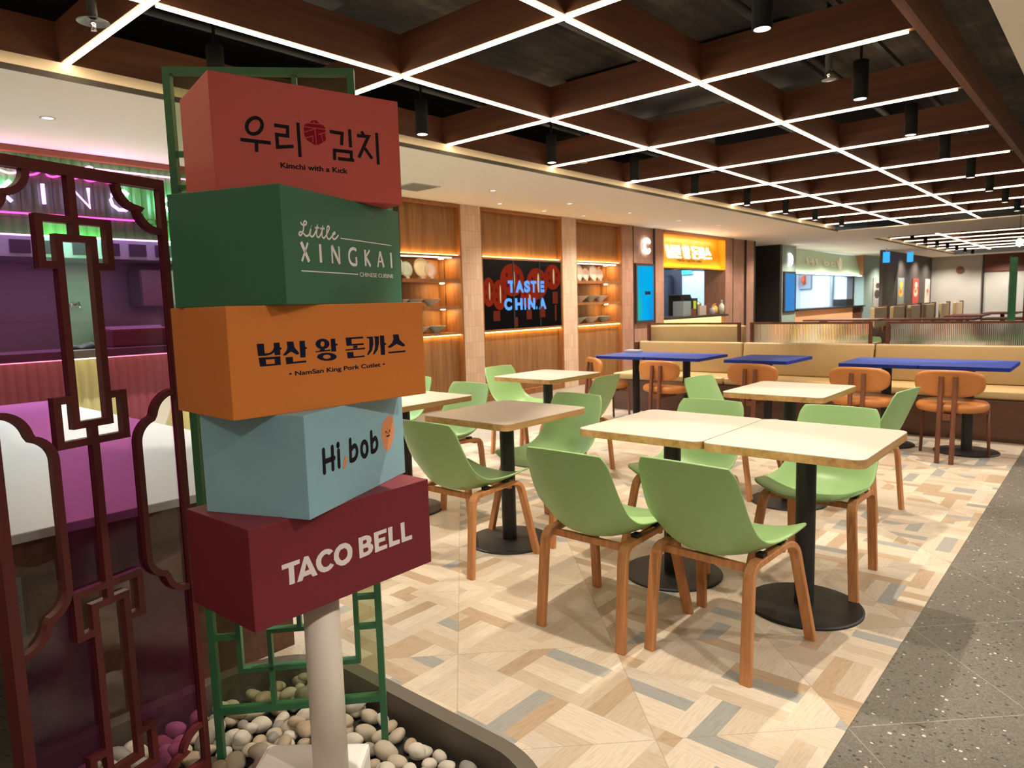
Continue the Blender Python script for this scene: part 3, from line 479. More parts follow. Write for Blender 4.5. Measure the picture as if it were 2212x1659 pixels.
# sprinklers
M_spr = mat('sprinkler_metal', (0.35, 0.35, 0.37), 0.35, 0.8)
def sprinkler(x, y, z, shield, label):
    t = thing('fire_sprinkler', label, 'sprinkler', (x, y, z))
    mesh_obj('drop_pipe', tube(bmesh.new(), [(0, 0, 0.03), (0, 0, 3.29-z)], 0.022, 10), M_pipe, t, True)
    mesh_obj('sprinkler_head', lathe(bmesh.new(), [(0.0, -0.03), (0.014, -0.03), (0.008, -0.01), (0.014, 0.0), (0.012, 0.03)], 12), M_chrome, t, True)
    if shield: mesh_obj('round_shield', lathe(bmesh.new(), [(0.02, 0.035), (0.07, 0.012), (0.072, 0.009), (0.02, 0.03)], 24, cap=False), M_spr, t, True)
    else: mesh_obj('deflector', lathe(bmesh.new(), [(0.0, -0.034), (0.045, -0.030), (0.0, -0.030)], 12, cap=False), M_spr, t)
sprinkler(1.38, 3.82, 2.72, True, 'sprinkler with a round metal shield hanging at the top left')
sprinkler(4.95, 1.52, 2.74, False, 'sprinkler on a dark pipe left of the second right-hand spotlight')
sprinkler(6.0, 4.2, 2.76, False, 'small sprinkler beside the left row of spotlights')

# recessed downlights and vent in the cream ceiling
M_dl = emit('downlight_glow', (1.0, 0.93, 0.82), 0.9)
dl0 = None
for i, (x, y) in enumerate([(1.643, 5.477), (6.165, 5.595), (7.0, 6.238), (8.05, 6.33), (7.75, 5.66), (8.97, 6.29), (9.285, 5.67), (10.89, 5.70), (12.2, 5.6), (16.4, 5.88)]):
    if dl0 is None:
        dl0 = thing('recessed_downlight', '-', 'downlight')
        mesh_obj('rim', lathe(bmesh.new(), [(0.034, -0.001), (0.046, -0.004), (0.048, 0.0), (0.034, 0.0)], 24, cap=False), M_white, dl0, True)
        mesh_obj('lamp', lathe(bmesh.new(), [(0.0, -0.0015), (0.034, -0.0015)], 24, cap=False), M_dl, dl0)
        o = dl0
    else: o = dup(dl0)
    o.location = (x, y, 2.645)
    o['label'] = ['round recessed downlight in the cream ceiling above the stall at far left'][0] if i == 0 else 'small recessed downlight in the cream ceiling, %s going away along the shop fronts' % ORD[i-1]
    o['group'] = 'recessed downlights in the cream ceiling'
vt = thing('air_vent', 'square grey air vent in the cream ceiling above the left shelves', 'vent', (5.3, 5.97, 2.645))
mesh_obj('frame', BX(-0.2, 0.2, -0.2, 0.2, -0.006, 0), mat('vent_grey', (0.42, 0.40, 0.37), 0.6), vt)
bm = bmesh.new()
for i in range(7): box(bm, -0.17, 0.17, -0.165+i*0.05, -0.145+i*0.05, -0.010, -0.006)
mesh_obj('slats', bm, mat('vent_dark', (0.20, 0.19, 0.18), 0.6), vt)

# ---------------------------------------------------------------- stacked box sign
sign = thing('stacked_box_sign', 'tall restaurant sign of five stacked coloured boxes on a white pole', 'sign', (0.9017, 1.417, 0))
B_SPEC = [('red', 0.9489, 1.4892, -0.2074, 0.4274, 0.2465, 1.5635, 1.803, S(192, 78, 68)),
          ('green', 0.9289, 1.4656, 0.3795, 0.4788, 0.2800, 1.3295, 1.5635, S(52, 106, 82)),
          ('orange', 0.9050, 1.4206, -0.0353, 0.4870, 0.2631, 1.1067, 1.3295, S(208, 122, 50)),
          ('blue', 0.9173, 1.4354, 0.3876, 0.4202, 0.2618, 0.8900, 1.1067, S(138, 182, 200)),
          ('maroon', 0.9015, 1.4148, 0.0209, 0.4862, 0.2580, 0.6756, 0.8900, S(118, 38, 50))]
BLAB = {'red': 'coral red top box with Korean lettering and Kimchi with a Kick', 'green': 'dark green box reading Little XINGKAI', 'orange': 'orange middle box with navy Korean lettering', 'blue': 'pale blue box reading Hi, bob', 'maroon': 'dark red bottom box reading TACO BELL'}
BM = {}
for key, cx, cy, yaw, w, d, z0, z1, colr in B_SPEC:
    zc = (z0+z1)/2
    b = mesh_obj('sign_box', BX(-w/2, w/2, -d/2, d/2, -(z1-z0)/2, (z1-z0)/2, bev=0.0018), mat(key+'_sign_paint', colr, 0.48, var=0.025, scale=120, bump=0.04, spec=0.3), sign)
    b.location = (cx-0.9017, cy-1.417, zc); b.rotation_euler = (0, 0, yaw); b['label'] = BLAB[key]
    BM[key] = (b, plane_M((0, -d/2-0.0002, 0), (1, 0, 0)))
def letter(key, box_, m, nm='lettering', round_=False, smooth=0, bold=0.0, shear=0.0):
    b, M = BM[box_]; D = DEC[key]
    if D['polys']: fill_polys(nm, D['polys'], m, M, b)
    if D['strokes']:
        bm = bmesh.new()
        for pts, w in D['strokes']: ribbon(bm, pts, w, round_=round_, smooth=smooth)
        o = mesh_obj(nm, bm, m, b); o.matrix_local = M
    for t_, a, c, h in D['texts']: text_mesh(nm, t_, a, c, h, m, M, b, bold=bold, shear=shear)
M_crim = mat('crimson_print', S(140, 10, 30), 0.7, spec=0.15)
M_redbase = bpy.data.materials['red_sign_paint']
M_skin = mat('apricot_print', S(216, 142, 96), 0.45)
letter('kimchi', 'red', M_blacktxt, bold=0.00045)
letter('kimchi_emblem', 'red', M_crim, 'emblem')
b_, Mx = BM['red']; bm = bmesh.new()
for pts, w in DEC['kimchi_lines']['strokes']: ribbon(bm, pts, w, z1=0.0006)
o = mesh_obj('emblem_lines', bm, M_redbase, b_); o.matrix_local = Mx
letter('xingkai', 'green', M_whitetxt, smooth=4, round_=False)
letter('namsan', 'orange', M_navy, bold=0.0003)
letter('hibob', 'blue', M_blacktxt, round_=True, smooth=4)
letter('hibob_orange', 'blue', M_skin, 'emblem', round_=True)
b_, Mx = BM['blue']; bm = bmesh.new()
for pts, w in DEC['hibob_face']['strokes']: ribbon(bm, pts, w, z1=0.0006, round_=True)
o = mesh_obj('emblem_lines', bm, M_blacktxt, b_); o.matrix_local = Mx
letter('taco', 'maroon', mat('off_white_print', (0.80, 0.75, 0.76), 0.45))
bm = lathe(bmesh.new(), [(0.0425, 0.19), (0.0425, 0.6756)], 40)
p = mesh_obj('pole', bm, mat('ivory_pole_paint', (0.80, 0.74, 0.66), 0.45, var=0.03), sign, True); p['label'] = 'round ivory pole'
# white base block the pole stands on
bb = mesh_obj('base_block', BX(-0.135, 0.135, -0.135, 0.135, 0.0, 0.19, bev=0.012), mat('white_base_paint', (0.82, 0.80, 0.78), 0.5, var=0.02), sign)
bb.location = (-0.06, 0.03, 0.0); bb.rotation_euler = (0, 0, math.radians(-50)); bb['label'] = 'white square base block'

# ---------------------------------------------------------------- planter with pebbles
M_curb = mat('bronze_curb', (0.115, 0.098, 0.078), 0.45, var=0.05)
out_, inn_ = rrect(0.34, 1.592, 2.04, 1.33, 0.33, 12), rrect(0.34, 1.592, 1.94, 1.23, 0.28, 12)
bm = bmesh.new(); n = len(out_)
oa = [bm.verts.new((x, y, 0)) for x, y in out_]; ob = [bm.verts.new((x, y, 0.102)) for x, y in out_]
ia = [bm.verts.new((x, y, 0)) for x, y in inn_]; ib = [bm.verts.new((x, y, 0.102)) for x, y in inn_]
for i in range(n):
    j = (i+1) % n
    bm.faces.new((oa[i], oa[j], ob[j], ob[i])); bm.faces.new((ia[j], ia[i], ib[i], ib[j])); bm.faces.new((ob[i], ob[j], ib[j], ib[i]))
planter = thing('pebble_planter', 'low dark bronze planter tray with a rounded corner on the floor', 'planter')
mesh_obj('rim', bm, M_curb, planter)
mesh_obj('bed', prism(bmesh.new(), inn_, -0.001, 0.004), mat('dark_planter_bed', (0.02, 0.018, 0.015), 0.9), planter)
PM = [mat('pebble_%s' % k, c, 0.62, var=0.22, scale=45, bump=0.35) for k, c in (('white', (0.58, 0.54, 0.47)), ('grey', (0.27, 0.26, 0.23)), ('tan', (0.42, 0.33, 0.24)), ('sand', (0.48, 0.42, 0.33)))]
PL = ['chalky white pebble in the planter', 'smooth grey pebble in the planter', 'reddish tan pebble in the planter', 'sand coloured pebble in the planter']
protos = []
for k in range(12):
    bm = bmesh.new(); bmesh.ops.create_icosphere(bm, subdivisions=3, radius=1)
    ph = [random.uniform(0, 6) for _ in range(4)]
    for v in bm.verts:
        c = v.co; r = 1+0.10*math.sin(2.1*c.x+ph[0])*math.cos(1.7*c.y+ph[1])+0.07*math.sin(3.1*c.z+ph[2]+1.3*c.x)
        v.co = Vector((c.x*r*1.0, c.y*r*random.uniform(0.9995, 1.0005), c.z*r))
    me = bpy.data.meshes.new('pebble'); sx, sy, sz = 1.0, random.uniform(0.68, 0.85), random.uniform(0.5, 0.66)
    for f in bm.faces: f.smooth = True
    bm.transform(Matrix.Diagonal((sx, sy, sz, 1))); bm.to_mesh(me); bm.free(); me.materials.append(PM[k % 4]); protos.append((me, sz))
placed = []; cnt = 0; tries = 0
obst = [(0.872, 1.432, 0.185)]
while cnt < 298 and tries < 90000:
    tries += 1
    layer = 0 if tries < 45000 and cnt < 225 else 1
    x = random.uniform(0.42, 1.29); y = random.uniform(1.00, 2.17)
    if x < 0.55 or (x < 0.66 and y < 1.5): continue
    R_ = random.uniform(0.025, 0.041)
    dx, dy = max(0, x-1.03), max(0, 1.257-y)
    if math.hypot(dx, dy) > 0.28-R_-0.006 and dx > 0 and dy > 0: continue
    if x > 1.31-R_-0.005 or y > 2.20-R_-0.01: continue
    if any(math.hypot(x-a, y-b) < r+R_*0.8 for a, b, r in obst): continue
    if any(l == layer and math.hypot(x-a, y-b) < (r+R_)*0.76 for a, b, r, l in placed): continue
    placed.append((x, y, R_, layer))
    k = random.randrange(12); me, sz = protos[k]
    o = bpy.data.objects.new('pebble', me); COL.objects.link(o)
    o.scale = (R_, R_, R_); o.rotation_euler = (random.uniform(-0.4, 0.4), random.uniform(-0.4, 0.4), random.uniform(0, 6.28))
    o.location = (x, y, 0.006+R_*sz*0.95 if layer == 0 else 0.026+R_*sz)
    tag(o, PL[k % 4], 'pebble', 'pebbles in the planter tray (%s)' % PL[k % 4].split(' pebble')[0]); cnt += 1

# ---------------------------------------------------------------- maroon lattice screen
DM = Vector((0.962, 0.273, 0)).normalized(); PMx = Vector((0.830, 1.935, 0))
MS = plane_M((0.804, 1.875, 0.041), DM) @ Matrix.Scale(0.969, 4)
scr = thing('lattice_screen', 'maroon lattice screen with purple glass panes left of the box sign', 'screen')
T = 0.020
def sbar(bm, s0, s1, z0, z1, t0=-T/2, t1=T/2): return box(bm, s0, s1, z0, z1, t0, t1)
WID = 0.49
bm = bmesh.new()
sbar(bm, -WID, -WID+0.024, 0.008, 1.668, -0.022, 0.022); sbar(bm, -0.017, 0.0, 0.008, 1.668)
sbar(bm, -WID+0.024, -0.017, 1.643, 1.668); sbar(bm, -WID+0.024, -0.017, 0.022, 0.045)
o = mesh_obj('outer_frame', bm, M_maroon, scr); o.matrix_local = MS
C0 = -0.250
def fret(bm, zt, zb):
    """a pair of mirrored T shaped frets joined by a long shaft; zt top, zb bottom"""
    w = 0.017
    for sgn, z in ((1, zt), (-1, zb)):
        za, zb_ = sorted((z, z-sgn*0.122)); zo, zi = (z, z-sgn*w)
        sbar(bm, C0-0.091, C0+0.091, min(zo, zi), max(zo, zi))
        for q in (-1, 1):
            a, b = sorted((C0+q*0.091, C0+q*(0.091-w))); sbar(bm, a, b, min(zi, z-sgn*0.122), max(zi, z-sgn*0.122))
            a, b = sorted((C0+q*(0.091-w), C0+q*0.050)); sbar(bm, a, b, min(z-sgn*0.122, z-sgn*(0.122-w)), max(z-sgn*0.122, z-sgn*(0.122-w)))
        z2 = z-sgn*0.042; sbar(bm, C0-0.050, C0+0.050, min(z2, z2-sgn*w), max(z2, z2-sgn*w))
        sbar(bm, C0-w/2, C0+w/2, min(zi, z2), max(zi, z2))
    for q in (-1, 1):
        a, b = sorted((C0+q*0.050, C0+q*(0.050-w))); sbar(bm, a, b, zb+0.042+w, zt-0.042-w)
bm = bmesh.new()
fret(bm, 1.550, 1.012); fret(bm, 0.668, 0.130)
sbar(bm, C0-0.009, C0+0.009, 1.550, 1.643); sbar(bm, C0-0.009, C0+0.009, 0.668, 1.012); sbar(bm, C0-0.009, C0+0.009, 0.045, 0.130)
o = mesh_obj('fret_pattern', bm, M_maroon, scr); o.matrix_local = MS
# scalloped edges: centre lines measured from the right stile, mirrored to the left
def arc(c, r, a0, a1, n=9): return [(c[0]+r*math.cos(math.radians(a0+(a1-a0)*i/n)), c[1]+r*math.sin(math.radians(a0+(a1-a0)*i/n))) for i in range(n+1)]
top_lobe = arc((-0.078, 1.643), 0.056, 182, 278)+arc((-0.019, 1.600), 0.066, 198, 270)
mid_lobe = arc((-0.020, 1.045), 0.066, 92, 168)+arc((-0.076, 0.990), 0.060, 104, 180)
mid_lobe = mid_lobe+[(-0.136, 0.69)]+[(x, 1.676-y) for x, y in (arc((-0.020, 1.045), 0.066, 92, 168)+arc((-0.076, 0.990), 0.060, 104, 180))[::-1]]
bot_lobe = [(x, 1.6885-y) for x, y in top_lobe]
for L_ in (top_lobe, mid_lobe, bot_lobe):
    for mir in (False, True):
        pts = [((-WID+0.007-x) if mir else x, y) for x, y in L_]
        o = mesh_obj('scalloped_bar', sweep(bmesh.new(), [(x, y, 0) for x, y in pts], rsec(T, 0.016), side=(0, 0, 1)), M_maroon, scr); o.matrix_local = MS
mirp = lambda P: [(-WID+0.007-x, y) for x, y in P]
wins = []
for P in (top_lobe+[(-0.019, 1.641)], mid_lobe, bot_lobe+[(-0.019, 0.0475)]): wins += [P, mirp(P)]
for zt, zb in ((1.550, 1.012), (0.668, 0.130)):
    wins.append([(C0-0.033, zb+0.059), (C0+0.033, zb+0.059), (C0+0.033, zt-0.059), (C0-0.033, zt-0.059)])
    for sgn, z in ((1, zt), (-1, zb)):
        for q in (-1, 1):
            X = lambda v: C0+q*v; Zz = lambda v: z-sgn*v
            wins.append([(X(0.009), Zz(0.017)), (X(0.074), Zz(0.017)), (X(0.074), Zz(0.105)), (X(0.050), Zz(0.105)), (X(0.050), Zz(0.042)), (X(0.009), Zz(0.042))])
MSb = MS @ Matrix.Translation((0, 0, -0.006))
o = fill_polys('purple_pane', [[(-WID+0.024, 0.045), (-0.017, 0.045), (-0.017, 1.643), (-WID+0.024, 1.643)]]+wins, M_purple, MSb, scr, 0.0)
o['label'] = 'purple glass with clear shaped openings'
o = fill_polys('clear_pane', wins, M_clear, MSb, scr, 0.0); o['label'] = 'clear glass in the shaped openings'

# ---------------------------------------------------------------- green lattice screen
DG = Vector((0.739, -0.673, 0)).normalized(); MG = plane_M((1.212, 1.590, -0.026), DG) @ Matrix.Scale(1.02, 4)
gs = thing('lattice_screen', 'green lattice screen with tinted glass standing behind the box sign', 'screen')
bm = bmesh.new(); GW = 0.478
def gb(s0, s1, z0, z1, t=0.011): box(bm, s0, s1, z0, z1, -t, t)
gb(-GW, -GW+0.018, 0.031, 1.942, 0.013); gb(-0.018, 0.0, 0.031, 1.942, 0.013)
gb(-GW+0.018, -0.018, 1.925, 1.942, 0.013); gb(-GW+0.018, -0.018, 0.190, 0.208, 0.013)
o = mesh_obj('outer_frame', bm, M_grfr, gs); o.matrix_local = MG
bm = bmesh.new(); z0_, z1_ = 0.208, 1.925
gb(-0.403, -0.390, 0.310, 1.820); gb(-0.079, -0.066, 0.310, 1.820); gb(-0.390, -0.079, 0.310, 0.323); gb(-0.390, -0.079, 1.807, 1.820)
gb(-0.320, -0.308, 0.208, 0.432); gb(-0.308, -0.150, 0.420, 0.432); gb(-0.236, -0.224, 0.432, 0.62)
gb(-0.160, -0.148, 1.925-0.224, 1.925); gb(-0.330, -0.160, 1.701, 1.713); gb(-0.258, -0.246, 1.52, 1.701)
for z in (0.410, 0.498, 1.637, 1.722): gb(-GW+0.018, -0.403, z, z+0.012); gb(-0.066, -0.018, z, z+0.012)
gb(-0.390, -0.079, 1.06, 1.072); gb(-0.390, -0.079, 0.62, 0.632); gb(-0.390, -0.079, 1.50, 1.512)
o = mesh_obj('lattice_bars', bm, M_grfr, gs); o.matrix_local = MG
MGb = MG @ Matrix.Translation((0, 0, -0.004))
o = fill_polys('tinted_pane', [[(-GW+0.018, z0_), (-0.018, z0_), (-0.018, z1_), (-GW+0.018, z1_)], [(-0.390, 0.323), (-0.079, 0.323), (-0.079, 1.807), (-0.390, 1.807)]], M_gglass, MGb, gs, 0.0)
o['label'] = 'green tinted border glass'
o = fill_polys('clear_pane', [[(-0.390, 0.323), (-0.079, 0.323), (-0.079, 1.807), (-0.390, 1.807)]], M_clear, MGb, gs, 0.0); o['label'] = 'clear centre glass'

# ---------------------------------------------------------------- white communal table behind the screens
ct = thing('communal_table', 'long white topped communal table behind the purple glass screen', 'table')
mesh_obj('tabletop', BX(-1.2, 1.545, 2.215, 5.70, 0.714, 0.742, bev=0.004), M_white, ct)
mesh_obj('apron', BX(-1.15, 1.50, 2.26, 5.65, 0.61, 0.714), M_benchwood, ct)
for x0 in (0.55, -1.0):
    for y0 in (2.42, 5.0): mesh_obj('leg', BX(x0, x0+0.86, y0, y0+0.06, 0.0, 0.61), M_benchwood, ct)

# ---------------------------------------------------------------- tables
def make_table(name, w, d, h, mtop, medge, th=0.034, r=0.045, colr=0.040, base_r=0.235):
    t = thing(name, '-', 'table')
    o = mesh_obj('tabletop', prism(bmesh.new(), rrect(0, 0, w, d, r), h-th, h-0.003), medge, t)
    e = mesh_obj('laminate_surface', prism(bmesh.new(), rrect(0, 0, w-0.002, d-0.002, r), h-0.003, h), mtop, o)
    mesh_obj('column', lathe(bmesh.new(), [(colr, 0.014), (colr, h-th-0.012)], 28), M_black, t, False)
    mesh_obj('mounting_plate', BX(-0.15, 0.15, -0.15, 0.15, h-th-0.012, h-th), M_black, t)
    mesh_obj('base_disc', lathe(bmesh.new(), [(base_r, 0.0), (base_r, 0.008), (base_r-0.006, 0.012), (0.05, 0.016), (0.0, 0.016)], 48), M_black, t)
    return t
tw = make_table('dining_table', 0.695, 0.618, 0.737, M_top, M_ply)
WT = [(2.965, 0.968, 'cream square table in the front pair, the half nearer the walkway'), (2.965, 1.589, 'cream square table in the front pair, the half nearer the sign'),
      (2.855, 2.545, 'single cream table with one green chair on each side, just right of the sign boxes'),
      (2.925, 3.500, 'cream table partly hidden behind the sign boxes'), (4.56, 3.590, 'cream table at the back beneath the TASTE CHINA screen'), (4.50, 1.580, 'cream table behind the front pair, before the tan chairs')]
for i, (x, y, lb) in enumerate(WT):
    o = tw if i == 0 else dup(tw)
    o.location = (x, y, 0); o['label'] = lb; o['group'] = 'cream square dining tables'
tb = make_table('dining_table', 0.70, 0.612, 0.737, M_blue, M_blue, 0.030, 0.02)
BT = [(6.76, 0.925, 'blue table at the right end of the long bench'), (6.76, 1.538, 'blue table pushed against the right end one'), (6.76, 2.585, 'single blue table in the middle of the bench'),
      (6.76, 3.452, 'blue table of the left pair, nearer the middle'), (6.76, 4.066, 'blue table at the left end of the bench by the wall shelves')]
for i, (x, y, lb) in enumerate(BT):
    o = tb if i == 0 else dup(tb)
    o.location = (x, y, 0); o['label'] = lb; o['group'] = 'blue tables along the bench'

# ---------------------------------------------------------------- green shell chairs
CEN = [(-.328, .772), (-.318, .735), (-.302, .68), (-.275, .59), (-.248, .51), (-.205, .434), (-.13, .402), (-.03, .398), (.08, .408), (.17, .422), (.222, .418)]
EDG = [(-.318, .768), (-.302, .733), (-.280, .68), (-.238, .59), (-.190, .522), (-.125, .480), (-.055, .465), (.03, .463), (.11, .468), (.172, .474), (.200, .466)]
WDT = [.168, .187, .195, .203, .208, .214, .220, .226, .230, .231, .214]
def make_shell():
    P = catmull([(a[0], a[1], b[0], b[1], w) for a, b, w in zip(CEN, EDG, WDT)], 4)
    bm = bmesh.new(); n = 14; rows = []
    for cx, cz, ex, ez, w in P:
        row = []
        for j in range(n+1):
            u = -1+2*j/n; k = abs(u)**2.3
            row.append(bm.verts.new((cx*(1-k)+ex*k, u*w, cz*(1-k)+ez*k)))
        rows.append(row)
    for a, b in zip(rows, rows[1:]):
        for j in range(n): bm.faces.new((a[j], a[j+1], b[j+1], b[j]))
    return bm
def make_chair(name, shell_mat, leg_mat, label):
    t = thing(name, label, 'chair')
    s = mesh_obj('seat_shell', make_shell(), shell_mat, t, True)
    sm = s.modifiers.new('thick', 'SOLIDIFY'); sm.thickness = 0.009; sm.offset = 0.0
    bv = s.modifiers.new('soft', 'BEVEL'); bv.width = 0.003; bv.segments = 2; bv.limit_method = 'ANGLE'; bv.angle_limit = math.radians(50)
    for sd in (-1, 1):
        rear = [(-.232, .192*sd, 0), (-.205, .187*sd, .30)]+arcp((-.200, .186*sd, .345), (-.194, .185*sd, .402), (-.135, .178*sd, .398), 7)
        front = [(.236, .232*sd, 0), (.175, .202*sd, .30)]+arcp((.166, .198*sd, .345), (.154, .192*sd, .412), (.085, .182*sd, .408), 7)
        mesh_obj('leg', sweep(bmesh.new(), rear, rsec(0.040, 0.024, 0.004), side=(0, 1, 0)), leg_mat, t)
        mesh_obj('leg', sweep(bmesh.new(), front, rsec(0.040, 0.024, 0.004), side=(0, 1, 0)), leg_mat, t)
        mesh_obj('side_rail', sweep(bmesh.new(), [(-.135, .178*sd, .398), (.085, .182*sd, .408)], rsec(0.040, 0.024, 0.004), side=(0, 1, 0)), leg_mat, t)
        for x in (-.09, .06): mesh_obj('seat_mount', BX(x-.018, x+.018, .178*sd-.014, .178*sd+.014, .412, .426), M_black, t)
    mesh_obj('cross_rail', BX(-.165, -.145, -.185, .185, .370, .398, bev=.003), leg_mat, t)
    mesh_obj('cross_rail', BX(.085, .105, -.185, .185, .376, .402, bev=.003), leg_mat, t)
    return t
ch = make_chair('shell_chair', M_green, M_oak, '-')
R_ = math.radians
GC = [(2.372, 1.556, 0, 'green shell chair seen from behind at the left half of the front table pair'), (2.455, 1.090, -3, 'foreground green shell chair seen from behind, closest to the camera'),
      (2.545, 2.520, 1, 'green shell chair right beside the blue and maroon sign boxes, back to the camera'),
      (3.345, 1.040, 180, 'green shell chair on the far side of the front pair nearest the grey walkway'), (3.265, 1.680, 180, 'green shell chair on the far side of the front pair, left of the other'),
      (3.140, 2.500, 178, 'green shell chair on the far side of the single table by the sign, facing left'),
      (4.70, 3.960, -92, 'green shell chair left of the back table beneath the screen'), (4.42, 3.225, 92, 'green shell chair right of the back table beneath the screen'),
      (3.275, 3.530, 182, 'bright green shell chair behind the table that the sign half hides'), (3.43, 4.300, 180, 'green shell chair of which only a strip shows right of the orange sign box'),
      (4.62, 1.975, -98, 'green shell chair left of the cream table behind the front pair'), (4.56, 1.225, 82, 'green shell chair right of the cream table behind the front pair, its back leaning')]
for i, (x, y, a, lb) in enumerate(GC):
    o = ch if i == 0 else dup(ch)
    o.location = (x, y, 0); o.rotation_euler = (0, 0, R_(a)); o['label'] = lb; o['group'] = 'green shell chairs around the cream tables'
cc = make_chair('shell_chair', M_cream_sh, M_oak, '-')
for i, (x, y, a, lb) in enumerate([(1.72, 3.75, 184, 'cream shell chair at the near right side of the white communal table'), (1.70, 4.95, 176, 'cream shell chair further along the white communal table')]):
    o = cc if i == 0 else dup(cc)
    o.location = (x, y, 0); o.rotation_euler = (0, 0, R_(a)); o['label'] = lb; o['group'] = 'cream chairs at the communal table'

# ---------------------------------------------------------------- tan padded chairs
def pad(bm, outline, prof, curve=None):
    """cushion: outline (y,z or x,y list) lofted through prof [(scale, offset)]"""
    rings = []
    for s, h in prof:
        rings.append([bm.verts.new(curve(u*s, v*s, h)) for u, v in outline])
    n = len(outline)
    for a, b in zip(rings, rings[1:]):
        for i in range(n): bm.faces.new((a[i], a[(i+1) % n], b[(i+1) % n], b[i]))
    bm.faces.new(rings[0][::-1]); bm.faces.new(rings[-1])
    bmesh.ops.recalc_face_normals(bm, faces=bm.faces); return bm
PROF = [(0.80, 0.0), (0.93, 0.10), (0.99, 0.30), (1.0, 0.5), (0.99, 0.70), (0.93, 0.90), (0.80, 1.0)]
def make_tan_chair():
    t = thing('padded_chair', '-', 'chair')
    ol = []
    for i in range(40):
        a = 2*PI*i/40; y = 0.238*math.copysign(abs(math.cos(a))**0.75, math.cos(a)); z = 0.102*math.copysign(abs(math.sin(a))**0.72, math.sin(a))
        z += 0.012*(abs(y)/0.238)**2 if z > 0 else -0.010*(1-(abs(y)/0.238)**2)
        ol.append((y, z))
    bm = pad(bmesh.new(), ol, PROF, lambda y, z, h: (-0.175+0.42*y*y+h*0.052-0.06*z, y, 0.620+z))
    mesh_obj('backrest', bm, M_tan, t, True)
    ol = [(0.222*math.copysign(abs(math.cos(a))**0.85, math.cos(a)), 0.250*math.copysign(abs(math.sin(a))**0.85, math.sin(a))) for a in [2*PI*i/40 for i in range(40)]]
    bm = pad(bmesh.new(), ol, PROF, lambda x, y, h: (0.035+x, y, 0.385+h*0.080))
    mesh_obj('seat', bm, M_tan, t, True)
    for sd in (-1, 1):
        mesh_obj('leg', sweep(bmesh.new(), [(-.235, .048*sd, 0), (-.205, .048*sd, .40), (-.180, .048*sd, .655), (-.178, .048*sd, .672)], rsec(0.034, 0.032, 0.010), side=(0, 1, 0)), M_walnut, t)
        mesh_obj('leg', tube(bmesh.new(), [(.185, .240*sd, 0), (.170, .225*sd, .385)], 0.012, 10), M_walnut, t, True)
    bm = BX(-.205, .15, -.03, .03, .335, .384, bev=.004); box(bm, .145, .185, -.235, .235, .352, .384)
    mesh_obj('under_frame', bm, M_walnut, t)
    return t
tc = make_tan_chair()
for i, (x, y, a, lb) in enumerate([(6.42, 0.990, 0, 'tan padded chair with two centre legs, rightmost at the blue tables'), (6.42, 1.640, 0, 'tan padded chair second from the right at the blue tables'),
        (6.42, 2.555, 0, 'tan padded chair at the single middle blue table'), (6.42, 3.510, -4, 'tan padded chair at the left blue pair, nearer the middle'), (6.50, 4.30, -36, 'tan padded chair at the far left end of the blue tables, turned aside')]):
    o = tc if i == 0 else dup(tc)
    o.location = (x, y, 0); o.rotation_euler = (0, 0, R_(a)); o['label'] = lb; o['group'] = 'tan padded chairs at the blue tables'

# ---------------------------------------------------------------- long bench with dividers
bn = thing('banquette_bench', 'long beige upholstered bench on a brown wooden plinth behind the blue tables', 'bench')
mesh_obj('plinth', BX(7.34, 8.02, 0.40, 4.74, 0.0, 0.365), M_benchwood, bn)
segs = [(0.42, 1.912), (1.924, 3.312), (3.324, 4.70)]
for a, b in segs:
    mesh_obj('seat_cushion', BX(7.36, 7.86, a, b+ (0.06 if b > 4.5 else 0), 0.370, 0.448, bev=0.018), M_beige, bn, True)
    bm = BX(7.84, 7.96, a, b, 0.45, 0.812, bev=0.022)
    for v in bm.verts:
        if v.co.x < 7.9: v.co.x += 0.06*(v.co.z-0.45)/0.36
    mesh_obj('back_cushion', bm, M_beige, bn, True)
mesh_obj('end_panel', BX(7.83, 8.02, 4.71, 4.74, 0.365, 0.80), M_benchwood, bn)
mesh_obj('back_board', BX(7.965, 8.02, 0.40, 4.71, 0.365, 0.80), M_benchwood, bn)
def reeded(bm, y0, y1, x, z0, z1, pitch, r):
    n = int((y1-y0)/pitch); vs = []
    for i in range(n*3+1):
        y = y0+i*pitch/3; ph = i % 3
        xx = x-(0 if ph == 0 else r)
        vs.append((bm.verts.new((xx, y, z0)), bm.verts.new((xx, y, z1))))
    for a, b in zip(vs, vs[1:]): bm.faces.new((a[0], b[0], b[1], a[1]))
    return bm
M_reed = bpy.data.materials.new('reeded_glass'); M_reed.use_nodes = True
_t = NT(M_reed); _b = _t.n['Principled BSDF']; _b.inputs['Base Color'].default_value = (0.95, 0.96, 0.90, 1)
_b.inputs['Transmission Weight'].default_value = 1.0; _b.inputs['Roughness'].default_value = 0.22; _b.inputs['IOR'].default_value = 1.18
for i, (a, b, lb) in enumerate([(0.50, 1.838, 'right reeded glass divider standing on the long bench'), (1.969, 3.269, 'middle reeded glass divider standing on the long bench'), (3.391, 4.627, 'left reeded glass divider standing on the long bench')]):
    t = thing('glass_divider', lb, 'divider', (0, 0, 0), 0, 'reeded glass dividers on the bench')
    mesh_obj('post', BX(7.975, 8.015, a, a+0.032, 0.80, 1.04), M_walnut, t); mesh_obj('post', BX(7.975, 8.015, b-0.032, b, 0.80, 1.04), M_walnut, t)
    mesh_obj('top_rail', BX(7.975, 8.015, a+0.032, b-0.032, 1.018, 1.04), M_walnut, t)
    mesh_obj('reeded_glass', reeded(bmesh.new(), a+0.032, b-0.032, 7.996, 0.80, 1.018, 0.016, 0.004), M_reed, t)
